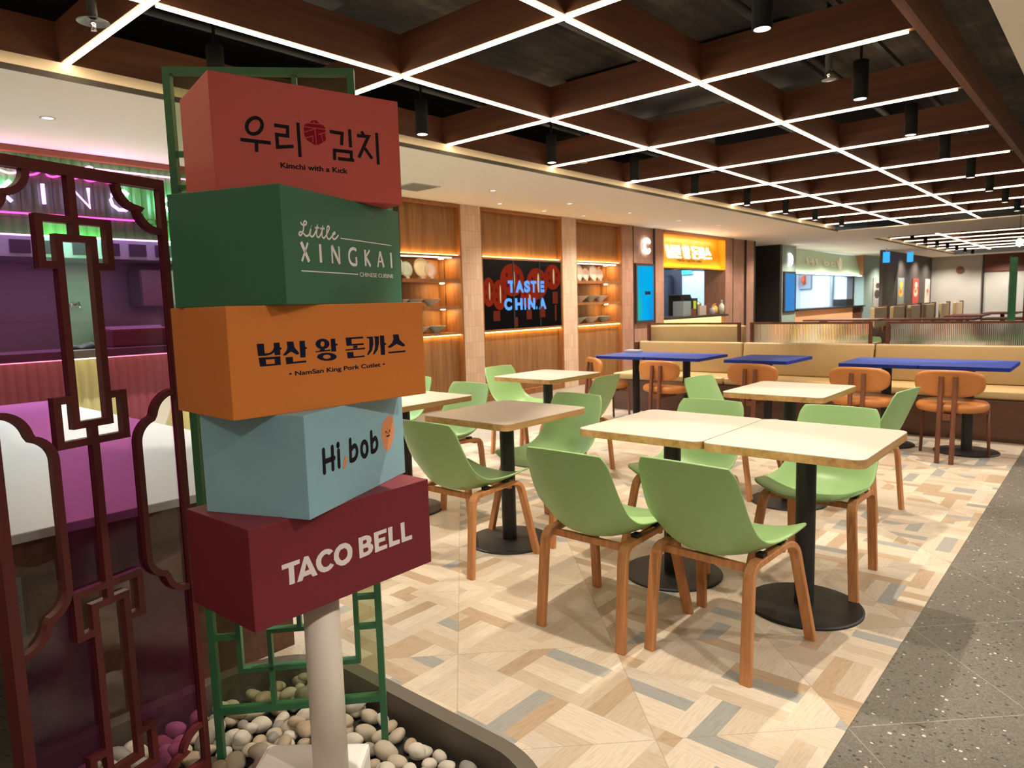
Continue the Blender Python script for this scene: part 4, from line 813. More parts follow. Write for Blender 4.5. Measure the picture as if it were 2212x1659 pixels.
# second bench back to back, seen over the first
b2 = thing('banquette_bench', 'beige bench back just behind the left glass divider', 'bench')
mesh_obj('plinth', BX(8.06, 8.62, 3.36, 4.70, 0, 0.365), M_benchwood, b2)
mesh_obj('seat_cushion', BX(8.14, 8.60, 3.38, 4.68, 0.37, 0.448, bev=0.018), M_beige, b2, True)
mesh_obj('back_cushion', BX(8.06, 8.14, 3.38, 4.68, 0.37, 1.0, bev=0.02), M_beige, b2, True)
for i, (x, y, lb) in enumerate([(9.2, 1.3, 'white table seen through the right reeded divider'), (9.2, 2.55, 'white table seen through the middle reeded divider')]):
    o = dup(tw, loc=(x, y, 0), label=lb, group='tables behind the glass dividers')
for x, y, a, lb in ((8.75, 1.9, 8, 'green shell chair showing in the gap between two glass dividers'), (8.7, 1.25, 0, 'green shell chair behind the right reeded divider'), (8.7, 2.55, 0, 'green shell chair behind the middle reeded divider'), (9.75, 1.3, 180, 'green shell chair facing the camera behind the right reeded divider'), (9.75, 2.55, 180, 'green shell chair facing the camera behind the middle reeded divider')):
    dup(ch, loc=(x, y, 0), rz=R_(a), label=lb, group='green chairs behind the glass dividers')
# ---------------------------------------------------------------- wall with shelves and the screen
YW = 6.575
def pilaster(x0, x1, m, name='wall_left'):
    return struct(mesh_obj(name, BX(x0, x1, YW, YW+0.5, 0.0, 2.645), m))
pilaster(6.60, 6.972, M_tile); pilaster(8.792, 9.162, M_tile); pilaster(10.50, 10.87, M_tileb)
struct(mesh_obj('wall_left', BX(5.0, 10.9, 7.10, 7.20, 0, 2.645), M_trimw))
def wood_bay(x0, x1, label):
    t = thing('wood_wall_panel', label, 'wall panel', (0, 0, 0))
    fr = bmesh.new()
    box(fr, x0, x0+0.025, YW+0.005, YW+0.30, 0, 2.64); box(fr, x1-0.025, x1, YW+0.005, YW+0.30, 0, 2.64); box(fr, x0+0.025, x1-0.025, YW+0.005, YW+0.30, 2.605, 2.64)
    box(fr, x0+0.025, x1-0.025, YW+0.005, YW+0.30, 0, 0.08)
    mesh_obj('frame', fr, M_trimw, t)
    mesh_obj('upper_panel', BX(x0+0.025, x1-0.025, YW+0.08, YW+0.12, 1.985, 2.605), M_panel, t)
    mesh_obj('lower_panel', BX(x0+0.025, x1-0.025, YW+0.08, YW+0.12, 0.08, 0.935), M_panel, t)
    mesh_obj('light_ledge', BX(x0+0.025, x1-0.025, YW+0.012, YW+0.30, 1.955, 1.985), M_trimw, t)
    mesh_obj('light_ledge', BX(x0+0.025, x1-0.025, YW+0.012, YW+0.30, 0.955, 0.985), M_trimw, t)
    mesh_obj('light_strip', BX(x0+0.03, x1-0.03, YW+0.045, YW+0.060, 1.985, 1.992), M_amber, t)
    mesh_obj('light_strip', BX(x0+0.03, x1-0.03, YW+0.045, YW+0.060, 0.947, 0.954), M_amber, t)
    return t
wood_bay(5.50, 6.60, 'oak wall bay with glowing ledges holding the shelves beside the sign boxes')
wood_bay(6.972, 8.792, 'oak wall bay with glowing ledges around the TASTE CHINA screen')
wood_bay(9.162, 10.50, 'oak wall bay with glowing ledges holding the right-hand bowl shelves')
def niche(x0, x1, label):
    t = thing('display_shelf', label, 'shelf', (0, 0, 0))
    mesh_obj('back_board', BX(x0, x1, 7.00, 7.03, 0.985, 1.955), M_panel, t)
    for a in (x0, x1-0.02): mesh_obj('side_board', BX(a, a+0.02, YW+0.31, 7.00, 0.985, 1.955), M_panel, t)
    for z in (1.635, 1.290): mesh_obj('shelf_board', BX(x0+0.02, x1-0.02, YW+0.02, 7.00, z, z+0.045), M_trimw, t)
    mesh_obj('light_strip', BX(x0+0.03, x1-0.16, YW+0.012, YW+0.030, 1.946, 1.955), emit_st, t)
    for z in (1.955, 1.635, 1.290): mesh_obj('shelf_lamp', lathe(bmesh.new(), [(0.0, z-0.006), (0.028, z-0.006), (0.030, z)], 16, x1-0.13, YW+0.24), emit_sh, t)
emit_sh = emit('shelf_led', (1.0, 0.66, 0.28), 130.0); emit_st = emit('shelf_strip_led', (1.0, 0.80, 0.60), 9.0)
niche(5.52, 6.58, 'oak display shelves with plates and bowls beside the sign boxes')
niche(9.18, 10.48, 'oak display shelves with plates and bowls right of the screen')
PLC = {'cream': mat('cream_porcelain', (0.85, 0.80, 0.68), 0.3), 'mint': mat('mint_porcelain', (0.62, 0.74, 0.58), 0.3), 'yellow': mat('pale_yellow_porcelain', (0.85, 0.76, 0.45), 0.3), 'pink': mat('pale_pink_porcelain', (0.84, 0.66, 0.56), 0.3), 'celadon': mat('celadon_glaze', (0.36, 0.44, 0.38), 0.35), 'bone': mat('bone_glaze', (0.62, 0.58, 0.50), 0.35)}
YS = YW+0.20
def plate(x, z, r, c, label, grp):
    t = thing('display_plate', label, 'plate', (x, YS, z), 0, grp)
    bm = lathe(bmesh.new(), [(0.0, 0.0), (r*0.55, 0.0), (r, 0.018), (r, 0.024), (r*0.55, 0.007), (0.0, 0.007)], 36)
    bm.transform(Matrix.Translation((0, 0.03, r+0.022)) @ Matrix.Rotation(math.radians(84), 4, 'X'))
    mesh_obj('plate', bm, PLC[c], t, True)
    mesh_obj('stand', BX(-r*0.28, r*0.28, -0.02, 0.05, 0, 0.032, bev=0.004), PLC['pink'], t)
def bowl(x, z, r, c, label, grp):
    bm = lathe(bmesh.new(), [(0.0, 0.0), (r*0.30, 0.0), (r*0.32, 0.012), (r*0.98, r*0.66), (r, r*0.69), (r*0.94, r*0.69), (r*0.30, 0.024), (0.0, 0.020)], 36)
    o = mesh_obj('bowl', bm, PLC[c], None, True); o.location = (x, YS, z); tag(o, label, 'bowl', grp)
g = 'display plates on the shelves right of the screen'
for x, r, c, lb in ((9.50, .125, 'cream', 'largest cream plate, first on the right-hand shelves'), (9.705, .098, 'pink', 'smaller pale plate, second on the right-hand shelves'), (9.93, .122, 'cream', 'large cream plate, third on the right-hand shelves'), (10.12, .098, 'pink', 'small pink plate at the right end of the right-hand shelves')):
    plate(x, 1.68, r, c, lb, g)
g = 'bowls on the shelves right of the screen'
for x, z, c, lb in ((9.50, 1.335, 'bone', 'pale cone bowl, left on the middle right-hand shelf'), (9.79, 1.335, 'celadon', 'grey-green bowl, centre of the middle right-hand shelf'), (10.09, 1.335, 'bone', 'pale bowl, right on the middle right-hand shelf'),
                   (9.43, 0.985, 'celadon', 'grey-green bowl, left on the lowest right-hand shelf'), (9.80, 0.985, 'bone', 'pale bowl, centre of the lowest right-hand shelf'), (10.20, 0.985, 'celadon', 'grey-green bowl, right on the lowest right-hand shelf')):
    bowl(x, z, .150, c, lb, g)
g = 'display plates on the shelves by the sign'
for x, r, c, lb in ((5.66, .125, 'mint', 'large pale plate half hidden by the green sign box'), (5.82, .098, 'mint', 'small mint plate next to the green sign box'), (6.07, .125, 'yellow', 'large pale yellow plate on the top shelf by the sign'), (6.23, .098, 'pink', 'small pinkish plate right of the yellow one')):
    plate(x, 1.68, r, c, lb, g)
g = 'bowls on the shelves by the sign'
for x, z, c, lb in ((5.66, 1.335, 'bone', 'pale bowl against the sign boxes on the middle shelf'), (5.90, 1.335, 'celadon', 'grey-green bowl on the middle shelf by the sign'), (6.20, 1.335, 'bone', 'pale cone bowl at the right of the middle shelf by the sign'), (5.98, 0.985, 'bone', 'pale bowl on the lowest shelf behind the orange box'), (6.27, 0.985, 'celadon', 'grey-green bowl on the lowest shelf by the sign')):
    bowl(x, z, .135, c, lb, g)

# TASTE CHINA screen
tv = thing('video_wall', 'black video wall reading TASTE CHINA over red lanterns', 'screen')
mesh_obj('casing', BX(6.998, 8.766, YW+0.03, YW+0.25, 0.986, 1.954), M_black, tv)
M_scr = emit('screen_black', (0.004, 0.004, 0.006), 1.0)
for a, b in ((7.005, 7.62), (7.655, 8.225), (8.25, 8.76)):
    mesh_obj('display_panel', BX(a, b, YW+0.022, YW+0.03, 0.992, 1.948), mat('glossy_screen', (0.003, 0.003, 0.004), 0.25, spec=0.15), tv)
TVM = plane_M((6.998, YW+0.0215, 0.986), (1, 0, 0))
lr = emit('lantern_red', (0.17, 0.014, 0.005), 1.0, 0.5); lh = emit('lantern_highlight', (0.42, 0.30, 0.16), 0.8); ld = emit('lantern_dark_mark', (0.05, 0.005, 0.003), 1.0); lt = emit('tassel_red', (0.08, 0.012, 0.006), 1.0)
def ellp(cx, cy, rx, ry, n=28): return [(cx+rx*math.cos(2*PI*i/n), cy+ry*math.sin(2*PI*i/n)) for i in range(n)]
for k, (cx, cy, rx, ry) in enumerate([(0.12, 0.52, 0.13, 0.20), (0.34, 0.48, 0.15, 0.21), (0.62, 0.69, 0.26, 0.23), (0.98, 0.44, 0.19, 0.16), (1.18, 0.64, 0.25, 0.23), (1.56, 0.74, 0.20, 0.19)]):
    Mk = TVM @ Matrix.Translation((0, 0, 0.0003*k))
    fill_polys('lantern_image', [ellp(cx, cy, rx, ry)], lr, Mk, tv, 0.0)
    fill_polys('lantern_image', [ellp(cx+rx*0.12, cy+0.01, rx*0.10, ry*0.62, 16)], lh, Mk @ Matrix.Translation((0, 0, 0.00015)), tv, 0.0)
    fill_polys('lantern_image', [ellp(cx-rx*0.45, cy+ry*0.3, rx*0.10, ry*0.14, 8), ellp(cx+rx*0.52, cy+ry*0.2, rx*0.10, ry*0.2, 8), ellp(cx-rx*0.4, cy-ry*0.3, rx*0.12, ry*0.16, 8), ellp(cx+rx*0.5, cy-ry*0.4, rx*0.1, ry*0.16, 8)], ld, Mk @ Matrix.Translation((0, 0, 0.00018)), tv, 0.0)
for k, (x0, x1, y0, y1) in enumerate([(0.20, 0.34, 0.12, 0.26), (0.64, 0.72, 0.02, 0.16), (1.22, 1.36, 0.14, 0.34), (1.55, 1.68, 0.34, 0.52), (1.60, 1.64, 0.08, 0.32), (0.92, 1.04, 0.12, 0.26)]):
    fill_polys('tassel_image', [[(x0, y0), (x1, y0), (x1, y1), (x0, y1)]], lt, TVM @ Matrix.Translation((0, 0, 0.0002)), tv, 0.0)
M_bl = emit('screen_blue_letters', (0.10, 0.32, 0.85), 0.75)
Mt = TVM @ Matrix.Translation((0, 0, 0.003))
# letters placed one by one, as the screen seams spread them
for body, x0, x1, y in (('T', 0.52, 0.665, 0.525), ('A', 0.685, 0.865, 0.525), ('S', 0.875, 1.01, 0.525), ('T', 1.03, 1.16, 0.525), ('E', 1.215, 1.345, 0.525),
                        ('C', 0.43, 0.595, 0.275), ('H', 0.665, 0.83, 0.275), ('I', 0.87, 0.905, 0.275), ('N', 0.955, 1.12, 0.275), ('.', 1.145, 1.17, 0.275), ('A', 1.21, 1.39, 0.275)):
    text_mesh('lettering', body, (x0, y), (x1, y), 0.155, M_bl, Mt, tv, bold=0.012, depth=0.0)
mesh_obj('seam_bar', BX(7.625, 7.650, YW+0.012, YW+0.022, 0.99, 1.95), M_black, tv); mesh_obj('seam_bar', BX(8.228, 8.247, YW+0.012, YW+0.022, 0.99, 1.95), M_black, tv)

# ---------------------------------------------------------------- stall C
struct(mesh_obj('wall_left', BX(10.87, 11.63, YW+0.03, YW+0.5, 0.0, 2.645), M_tileb))
pilaster(11.63, 11.96, M_tileb); pilaster(14.69, 15.07, M_tileb); pilaster(15.80, 16.23, M_tileb)
struct(mesh_obj('wall_left', BX(15.07, 15.80, YW+0.04, YW+0.5, 0.0, 2.645), M_tileb))
M_groove = mat('dark_groove', (0.05, 0.03, 0.025), 0.6)
for i, x in enumerate((10.87, 11.63, 15.07, 15.80)):
    struct(mesh_obj('trim_%d' % (4+i), BX(x-0.012, x+0.012, YW-0.006, YW+0.04, 0, 2.645), M_groove))
M_glowwhite = emit('glowing_white_letter', (1, 0.97, 0.92), 4.5)
lc = thing('stall_letter', 'glowing white letter C on the rose-brown tiled wall', 'letter sign')
bm = bmesh.new(); ribbon(bm, arc((11.345, 2.315), 0.105, 48, 312, 18), 0.075, round_=True)
bm.transform(Matrix.Diagonal((1, 1.0, 1, 1))); o = mesh_obj('letter_face', bm, M_glowwhite, lc); o.matrix_local = plane_M((0, YW-0.012, 0), (1, 0, 0))
mesh_obj('letter_back', BX(11.243, 11.262, YW-0.010, YW+0.03, 2.25, 2.38), M_white, lc)
M_menu = bpy.data.materials.new('menu_screen_gradient'); M_menu.use_nodes = True
t_ = NT(M_menu); t_.n.remove(t_.n['Principled BSDF']); sp_ = t_.node('ShaderNodeSeparateXYZ'); t_.t.links.new(t_.obj(), sp_.inputs[0])
fx = t_.m('MULTIPLY', t_.m('SUBTRACT', sp_.outputs[0], 10.96), 1.8); nz_ = t_.noise(t_.mapping(t_.obj(), (2.2, 1, 1.0)), 1.4, 1)
cc_ = t_.ramp(t_.m('ADD', t_.m('MULTIPLY', fx, 0.55), t_.m('MULTIPLY', nz_, 0.5)), [(0.15, c4(S(40, 190, 150))), (0.38, c4(S(20, 170, 230))), (0.62, c4(S(0, 175, 235))), (0.85, c4(S(30, 110, 215)))])
e_ = t_.node('ShaderNodeEmission'); t_.put(e_.inputs[0], cc_); e_.inputs[1].default_value = 0.55; t_.t.links.new(e_.outputs[0], t_.n['Material Output'].inputs[0])
ms = thing('menu_screen', 'tall blue and green glowing menu screen under the letter C', 'screen')
mesh_obj('casing', BX(10.93, 11.57, YW-0.022, YW+0.026, 0.93, 2.00), M_groove, ms)
mesh_obj('display', BX(10.975, 11.525, YW-0.025, YW-0.02, 0.98, 1.955), M_menu, ms)
mesh_obj('menu_mark', BX(11.22, 11.42, YW-0.028, YW-0.025, 1.44, 1.50), M_navy, ms)
hd = thing('stall_header', 'bright orange-yellow stall header with glowing white Korean lettering', 'sign')
M_yel = mat('yellow_header_panel', S(240, 165, 30), 0.4, var=0.03)
def quadbox(bm, P, th):
    a = [bm.verts.new(p) for p in P]; b = [bm.verts.new((p[0], p[1]+th, p[2])) for p in P]
    bm.faces.new(a); bm.faces.new(b[::-1])
    for i in range(4): bm.faces.new((a[(i+1) % 4], a[i], b[i], b[(i+1) % 4]))
    bmesh.ops.recalc_face_normals(bm, faces=bm.faces); return bm
mesh_obj('panel', quadbox(bmesh.new(), [(11.97, 6.65, 1.955), (14.68, 6.65, 1.955), (14.68, 6.77, 2.60), (11.97, 6.77, 2.60)], 0.03), M_yel, hd)
mesh_obj('strip_hiding_lip', BX(11.97, 14.66, 6.586, 6.594, 1.945, 1.972), M_yel, hd); mesh_obj('strip_hiding_lip', BX(11.97, 14.66, 6.576, 6.584, 2.570, 2.60), M_yel, hd); mesh_obj('underside', BX(11.97, 14.66, 6.594, 6.66, 1.945, 1.952), M_yel, hd); mesh_obj('inner_board', BX(11.97, 14.66, 6.66, 7.10, 1.949, 1.954), M_dark, hd)  # front lips added to hide the light strips from view
mesh_obj('side_cheek', BX(14.665, 14.689, 6.58, 6.80, 1.95, 2.60), M_yel, hd)
mesh_obj('top_rail', BX(11.965, 14.685, 6.56, 6.80, 2.60, 2.64), M_tileb, hd)
mesh_obj('light_strip', BX(12.0, 14.6, 6.600, 6.612, 1.957, 1.964), emit('hidden_header_led', (1, 0.8, 0.45), 24.0), hd)  # hidden strips, added to brighten the yellow header panel
mesh_obj('light_strip', BX(12.0, 14.6, 6.590, 6.602, 2.592, 2.598), bpy.data.materials['hidden_header_led'], hd)
tl = Vector((0, 0.12, 0.645)).normalized()
k = 1.93/0.37
Mh = plane_M((13.275, 6.690, 2.25), (1, 0, 0), tl) @ Matrix.Diagonal((k, k*1.04, 1, 1))
fill_polys('lettering', DEC['namsan']['polys'], M_glowwhite, Mh @ Matrix.Translation((-0.002, -0.008, 0)), hd, 0.0)
_o = hd.children[-1]; text_mesh('lettering', '• NamSan King Pork Cutlet •', (12.62, 2.085), (13.75, 2.085), 0.06, M_dark, plane_M((0, 6.664, 0), (1, 0, 0)), hd, bold=0.002, depth=0.0)
# stall interior
struct(mesh_obj('wall_left', BX(11.6, 16.6, 9.4, 9.5, 0, 2.645), mat('cool_white_wall', (0.62, 0.70, 0.80), 0.6)))
struct(mesh_obj('wall_left', BX(11.5, 11.6, 7.08, 9.5, 0, 2.645), M_dark)); struct(mesh_obj('wall_left', BX(16.23, 16.33, YW, 9.5, 0, 2.645), M_dark))
struct(mesh_obj('wall_left', BX(16.10, 16.22, 7.08, 7.53, 0, 2.645), mat('brown_inner_wall', S(110, 74, 52), 0.6)))
struct(mesh_obj('wall_left', BX(16.10, 16.22, 7.62, 8.34, 0, 2.645), mat('pale_blue_inner_wall', (0.45, 0.60, 0.80), 0.6)))
struct(mesh_obj('wall_left', BX(16.10, 16.22, 7.53, 7.62, 0, 2.645), M_dark)); struct(mesh_obj('wall_left', BX(16.10, 16.22, 8.34, 9.4, 0, 2.645), mat('charcoal_inner_wall', (0.03, 0.03, 0.045), 0.6)))
ctr = thing('stall_counter', 'dark topped stall counter over a glowing yellow front, under the yellow header', 'counter')
mesh_obj('countertop', BX(11.965, 14.685, 6.50, 7.10, 0.955, 1.0), mat('dark_countertop', (0.05, 0.038, 0.034), 0.35), ctr)
mesh_obj('front_panel', BX(11.97, 14.66, 6.66, 7.05, 0.0, 0.955), emit('lit_yellow_front', (1.0, 0.68, 0.22), 1.2), ctr)
def simple(name, label, cat, bm, m, loc=(0, 0, 0), smooth=False, grp=None):
    o = mesh_obj(name, bm, m, None, smooth); o.location = loc; return tag(o, label, cat, grp)
Mfr = mat('charcoal_cabinet', (0.018, 0.018, 0.024), 0.35)
fr = thing('tall_fridge', 'black tall cabinet at the left inside the yellow stall', 'cabinet', (15.55, 8.90, 0)); mesh_obj('body', BX(-.45, .45, -.35, .35, 0, 1.95, bev=.01), Mfr, fr); mesh_obj('door', BX(-.43, .43, -.37, -.352, .1, 1.9), Mfr, fr)
fr = thing('tall_fridge', 'lower black cabinet beside the tall one inside the yellow stall', 'cabinet', (14.9, 7.78, 0)); mesh_obj('body', BX(-.28, .28, -.14, .14, 0, 1.45, bev=.01), M_black, fr); mesh_obj('door', BX(-.26, .26, -.16, -.142, .1, 1.40), M_black, fr)
ex = thing('exit_light', 'small cyan lit sign inside the yellow stall', 'sign', (16.04, 8.18, 2.02)); mesh_obj('housing', BX(0, .06, -.14, .14, -.07, .07), M_steel, ex); mesh_obj('lit_face', BX(-.01, 0, -.13, .13, -.06, .06), emit('cyan_sign', (0.05, 0.75, 0.9), 1.8), ex)
for i, x in enumerate((12.42, 13.05, 13.62)):
    o = dup(dl0); o.location = (x, 6.9, 1.949); o['label'] = 'bright lamp under the yellow header, %s from the left' % ORD[i].replace('nearest', 'first'); o['group'] = 'lamps under the yellow header'; o.scale = (2.2, 2.2, 2)
cz = 1.0
simple('glass_case', 'white framed glass case on the left of the yellow stall counter', 'case', BX(-.16, .16, -.12, .12, 0, .30, bev=.01), mat('frosted_case', (0.26, 0.31, 0.34), 0.2), (13.02, 6.75, cz))
simple('paper_box', 'dark box with a lime label on the yellow stall counter', 'box', BX(-.11, .11, -.09, .09, 0, .36), mat('dark_lime_box', (0.03, 0.035, 0.03), 0.5), (13.52, 6.80, cz))
simple('label_card', 'lime label leaning on the dark box', 'label', BX(-.06, .06, -.004, .004, 0, .16), mat('lime_card', (0.45, 0.60, 0.06), 0.5), (13.48, 6.700, cz+.14))
simple('basket', 'brown basket on the yellow stall counter', 'basket', lathe(bmesh.new(), [(.09, 0), (.11, .14), (.10, .14), (.08, .02)], 16), mat('brown_basket', S(120, 74, 50), 0.7), (13.27, 6.68, cz))
simple('carton', 'beige carton in the middle of the yellow stall counter', 'box', BX(-.15, .15, -.10, .10, 0, .20), mat('beige_carton', (0.50, 0.42, 0.36), 0.6), (13.82, 6.78, cz))
simple('metal_pot', 'shiny brass coloured pot behind the beige carton', 'pot', lathe(bmesh.new(), [(.10, 0), (.15, .06), (.15, .15), (.05, .20), (0, .20)], 20), mat('brass', (0.55, 0.42, 0.18), 0.25, 0.9), (14.02, 6.98, cz+.10), True)
simple('pot_stand', 'wooden block under the brass pot', 'stand', BX(-.1, .1, -.08, .08, 0, .10), M_trimw, (14.02, 6.98, cz))
def bottle(x, y, z, r, h, m1, m2, label, grp=None):
    t = thing('pump_bottle', label, 'bottle', (x, y, z), 0, grp)
    mesh_obj('body', lathe(bmesh.new(), [(0, 0), (r, 0), (r, h*.62), (r*.4, h*.74), (r*.35, h*.80), (0, h*.80)], 16), m1, t, True)
    mesh_obj('pump', lathe(bmesh.new(), [(r*.3, h*.80), (r*.5, h*.84), (r*.2, h*.9), (r*.5, h), (0, h)], 12), m2, t, True)
M_yp = mat('yellow_plastic', S(232, 176, 60), 0.4)
bottle(14.06, 6.58, cz, .055, .20, M_white, M_yp, 'white bottle with a yellow spout on the stall counter')
bottle(14.22, 6.62, cz, .06, .23, M_yp, M_yp, 'yellow bottle right of the spouted one')
bottle(14.36, 6.66, cz, .055, .24, M_yp, M_trimw, 'second yellow bottle, taller, on the stall counter')
bottle(14.55, 6.60, cz, .055, .30, mat('milky_plastic', (0.68, 0.70, 0.62), 0.35), M_white, 'milky soap pump bottle at the right end of the stall counter')

# ---------------------------------------------------------------- stall on the left (Little Xingkai)
GXL, GXR = -1.58, 5.435
st = thing('stall_header', 'green ribbed stall header with pink neon script and white XINGKAI letters', 'sign')
def ribs_x(bm, x0, x1, y, z0, z1, pitch, dep, sub=4):
    n = int((x1-x0)/pitch); vs = []
    for i in range(n*sub+1):
        x = x0+i*pitch/sub; yy = y-dep*abs(math.sin(PI*i/sub))
        vs.append((bm.verts.new((x, yy, z0)), bm.verts.new((x, yy, z1))))
    for a, b in zip(vs, vs[1:]): bm.faces.new((a[0], b[0], b[1], a[1]))
    return bm
M_grib = mat('green_ribbed_panel', S(72, 158, 84), 0.38, var=0.05)
mesh_obj('ribbed_panel', ribs_x(bmesh.new(), GXL, GXR, 6.53, 1.985, 2.60, 0.075, 0.018), M_grib, st)
mesh_obj('backing', BX(GXL, GXR, 6.532, 6.56, 1.985, 2.60), M_grib, st)
mesh_obj('top_trim', BX(GXL, GXR, 6.46, 6.56, 2.60, 2.642), mat('copper_trim', S(136, 84, 58), 0.5), st)
mesh_obj('light_strip', BX(GXL, GXR, 6.475, 6.485, 1.965, 1.975), emit('green_wash_led', (0.75, 1.0, 0.55), 10.0), st)
M_npink = emit('pink_neon', (1.0, 0.12, 0.45), 9.0); M_nwhite = emit('violet_white_neon', (0.74, 0.66, 1.0), 9.0)
NM = plane_M((0, 6.475, 0), (1, 0, 0))
def tube_obj(nm, pts, r, m, parent, y=6.475):
    return mesh_obj(nm, tube(bmesh.new(), [(x, y, z) for x, z in pts], r, 8), m, parent, True)
def letter_strokes(ch_, x, z, w, h):
    s = {'X': [[(0, 0), (1, 1)], [(0, 1), (1, 0)]], 'I': [[(.5, 0), (.5, 1)]], 'N': [[(0, 0), (0, 1), (1, 0), (1, 1)]],
         'G': [[(1, .85), (.8, 1), (.4, 1), (.08, .75), (0, .5), (.08, .22), (.4, 0), (.8, 0), (1, .15), (1, .45), (.65, .45)]],
         'K': [[(0, 0), (0, 1)], [(1, 1), (0, .45)], [(.15, .52), (1, 0)]], 'A': [[(0, 0), (.5, 1), (1, 0)], [(.2, .38), (.8, .38)]]}[ch_]
    return [[(x+a*w, z+b*h) for a, b in p] for p in s]
for c_, xc, w in (('X', 1.57, .15), ('I', 1.86, .02), ('N', 2.12, .13), ('G', 2.42, .14), ('K', 2.80, .12), ('A', 3.10, .14), ('I', 3.38, .02)):
    nt = bmesh.new()
    for p in letter_strokes(c_, xc-w/2, 2.218, w, .155): tube(nt, [(x, 6.475, z) for x, z in p], 0.014, 8)
    mesh_obj('neon_letter', nt, M_nwhite, st, True)
sc_pts = [p for p in DEC['xingkai']['strokes'][0][0]]
u0 = min(p[0] for p in sc_pts); v0 = min(p[1] for p in sc_pts)
tube_obj('neon_script', [(1.47+(u-u0)*7.0, 2.43+(v-v0)*4.2) for u, v in catmull(sc_pts, 3)], 0.007, M_npink, st)
for a, b in (((1.47+2.9*7.0*0.06, 2.52), (3.4, 2.52)),): tube_obj('neon_line', [(2.25, 2.535), (3.38, 2.535)], 0.006, M_npink, st)
tube_obj('neon_line', [(1.20, 2.135), (2.53, 2.135)], 0.006, M_npink, st)
text_mesh('lettering', 'CHINESE CUISINE', (2.62, 2.11), (3.42, 2.11), 0.05, M_dark, NM, st, depth=0.0)
# stall kitchen
kc = thing('stall_counter', 'stall counter with a dark top and pale ribbed front behind the purple screen', 'counter')
mesh_obj('countertop', BX(GXL, GXR, 6.42, 7.05, 0.985, 1.05), mat('grey_brown_top', (0.07, 0.06, 0.055), 0.3), kc)
mesh_obj('ribbed_front', ribs_x(bmesh.new(), GXL, GXR, 6.60, 0.06, 0.98, 0.075, 0.018), mat('pale_yellow_ribs', S(214, 206, 150), 0.5), kc)
mesh_obj('front_body', BX(GXL, GXR, 6.602, 7.0, 0.0, 0.98), mat('pale_yellow_body', S(200, 190, 140), 0.5), kc)
mesh_obj('light_strip', BX(GXL, GXR, 6.52, 6.53, 0.972, 0.982), emit('front_led', (1, 0.78, 0.45), 3.5), kc)
struct(mesh_obj('wall_left', BX(-3.2, 5.5, 8.4, 8.5, 0, 2.645), mat('steel_clad_wall', (0.45, 0.55, 0.62), 0.35, 0.5)))
struct(mesh_obj('wall_left', BX(5.45, 5.55, 6.56, 8.5, 0, 2.645), M_dark)); struct(mesh_obj('wall_left', BX(-3.2, -1.6, 6.56, 6.66, 0, 2.645), M_soffit))
hood = thing('range_hood', 'long steel extractor hood in the stall kitchen', 'hood')
bm = bmesh.new(); prism(bm, [(-1.0, 7.5), (5.2, 7.5), (5.2, 8.35), (-1.0, 8.35)], 1.88, 2.06)
mesh_obj('canopy', bm, M_steel, hood)
bm = bmesh.new()
for i in range(24): box(bm, -0.9+i*0.25, -0.74+i*0.25, 7.485, 7.50, 1.91, 2.03)
mesh_obj('grease_filters', bm, M_black, hood); mesh_obj('duct_box', BX(-0.8, 5.0, 7.8, 8.38, 2.07, 2.64), M_steel, hood)
rng = thing('kitchen_worktop', 'steel worktop with sinks along the kitchen wall', 'worktop')
mesh_obj('body', BX(-1.0, 5.2, 7.75, 8.38, 0, 0.98), M_steel, rng); mesh_obj('splash', BX(-1.0, 5.2, 8.30, 8.38, 1.0, 1.28), M_white, rng); mesh_obj('top', BX(-1.02, 5.22, 7.72, 8.38, 0.98, 1.0), M_steel, rng)
tp = thing('wall_tap', 'chrome tap on the kitchen wall seen through the clear shaft of the screen', 'tap', (2.55, 8.28, 1.45))
mesh_obj('tap_body', BX(-.05, .05, -.05, .02, -.03, .03, bev=.01), M_chrome, tp); mesh_obj('spout', tube(bmesh.new(), [(0, -.03, 0), (0, -.16, .02), (0, -.20, -.05)], .012, 8), M_chrome, tp, True)
simple('cloth', 'crumpled black cloth on the stall counter', 'cloth', pad(bmesh.new(), [(0.16*math.cos(a)*(1+.2*math.sin(3*a)), 0.08*math.sin(a)*(1+.25*math.cos(5*a))) for a in [2*PI*i/28 for i in range(28)]], [(1, 0), (1.0, .4), (.8, .8), (.5, 1.0)], lambda x, y, h: (x, y, h*.04*(1+.5*math.sin(x*40)))), M_matte, (2.12, 6.70, 1.05), True)
simple('storage_tub', 'dark red plastic tub on the stall counter at the right of the purple screen', 'tub', BX(-.30, .30, -.15, .15, 0, .16, bev=.02), mat('red_brown_tub', S(78, 44, 44), 0.4), (2.62, 6.78, 1.05))
simple('storage_tub', 'white plastic tub behind the red one in the stall', 'tub', BX(-.28, .28, -.15, .15, 0, .22, bev=.02), M_white, (2.95, 7.95, 1.0))
for x0, lb in ((-0.6, 'steel wall cupboard at the left of the stall kitchen'), (0.9, 'steel wall cupboard left of the tap in the stall kitchen'), (3.6, 'steel wall cupboard right of the tap in the stall kitchen')):
    t = thing('wall_cupboard', lb, 'cupboard', (x0, 8.22, 1.42))
    mesh_obj('body', BX(-.45, .45, -.15, .17, 0, .40, bev=.006), M_steel, t)
    for s_ in (-1, 1):
        d_ = mesh_obj('door', BX(min(.01*s_, .44*s_), max(.01*s_, .44*s_), -.166, -.151, .01, .39, bev=.003), M_steel, t)
        mesh_obj('handle', tube(bmesh.new(), [(.05*s_, -.185, .08), (.05*s_, -.185, .22)], .008, 8), M_chrome, d_, True)
simple('control_box', 'small white box on the steel kitchen wall', 'box', BX(-.08, .08, -.04, .04, -.1, .1, bev=.01), M_white, (3.30, 8.34, 1.50))
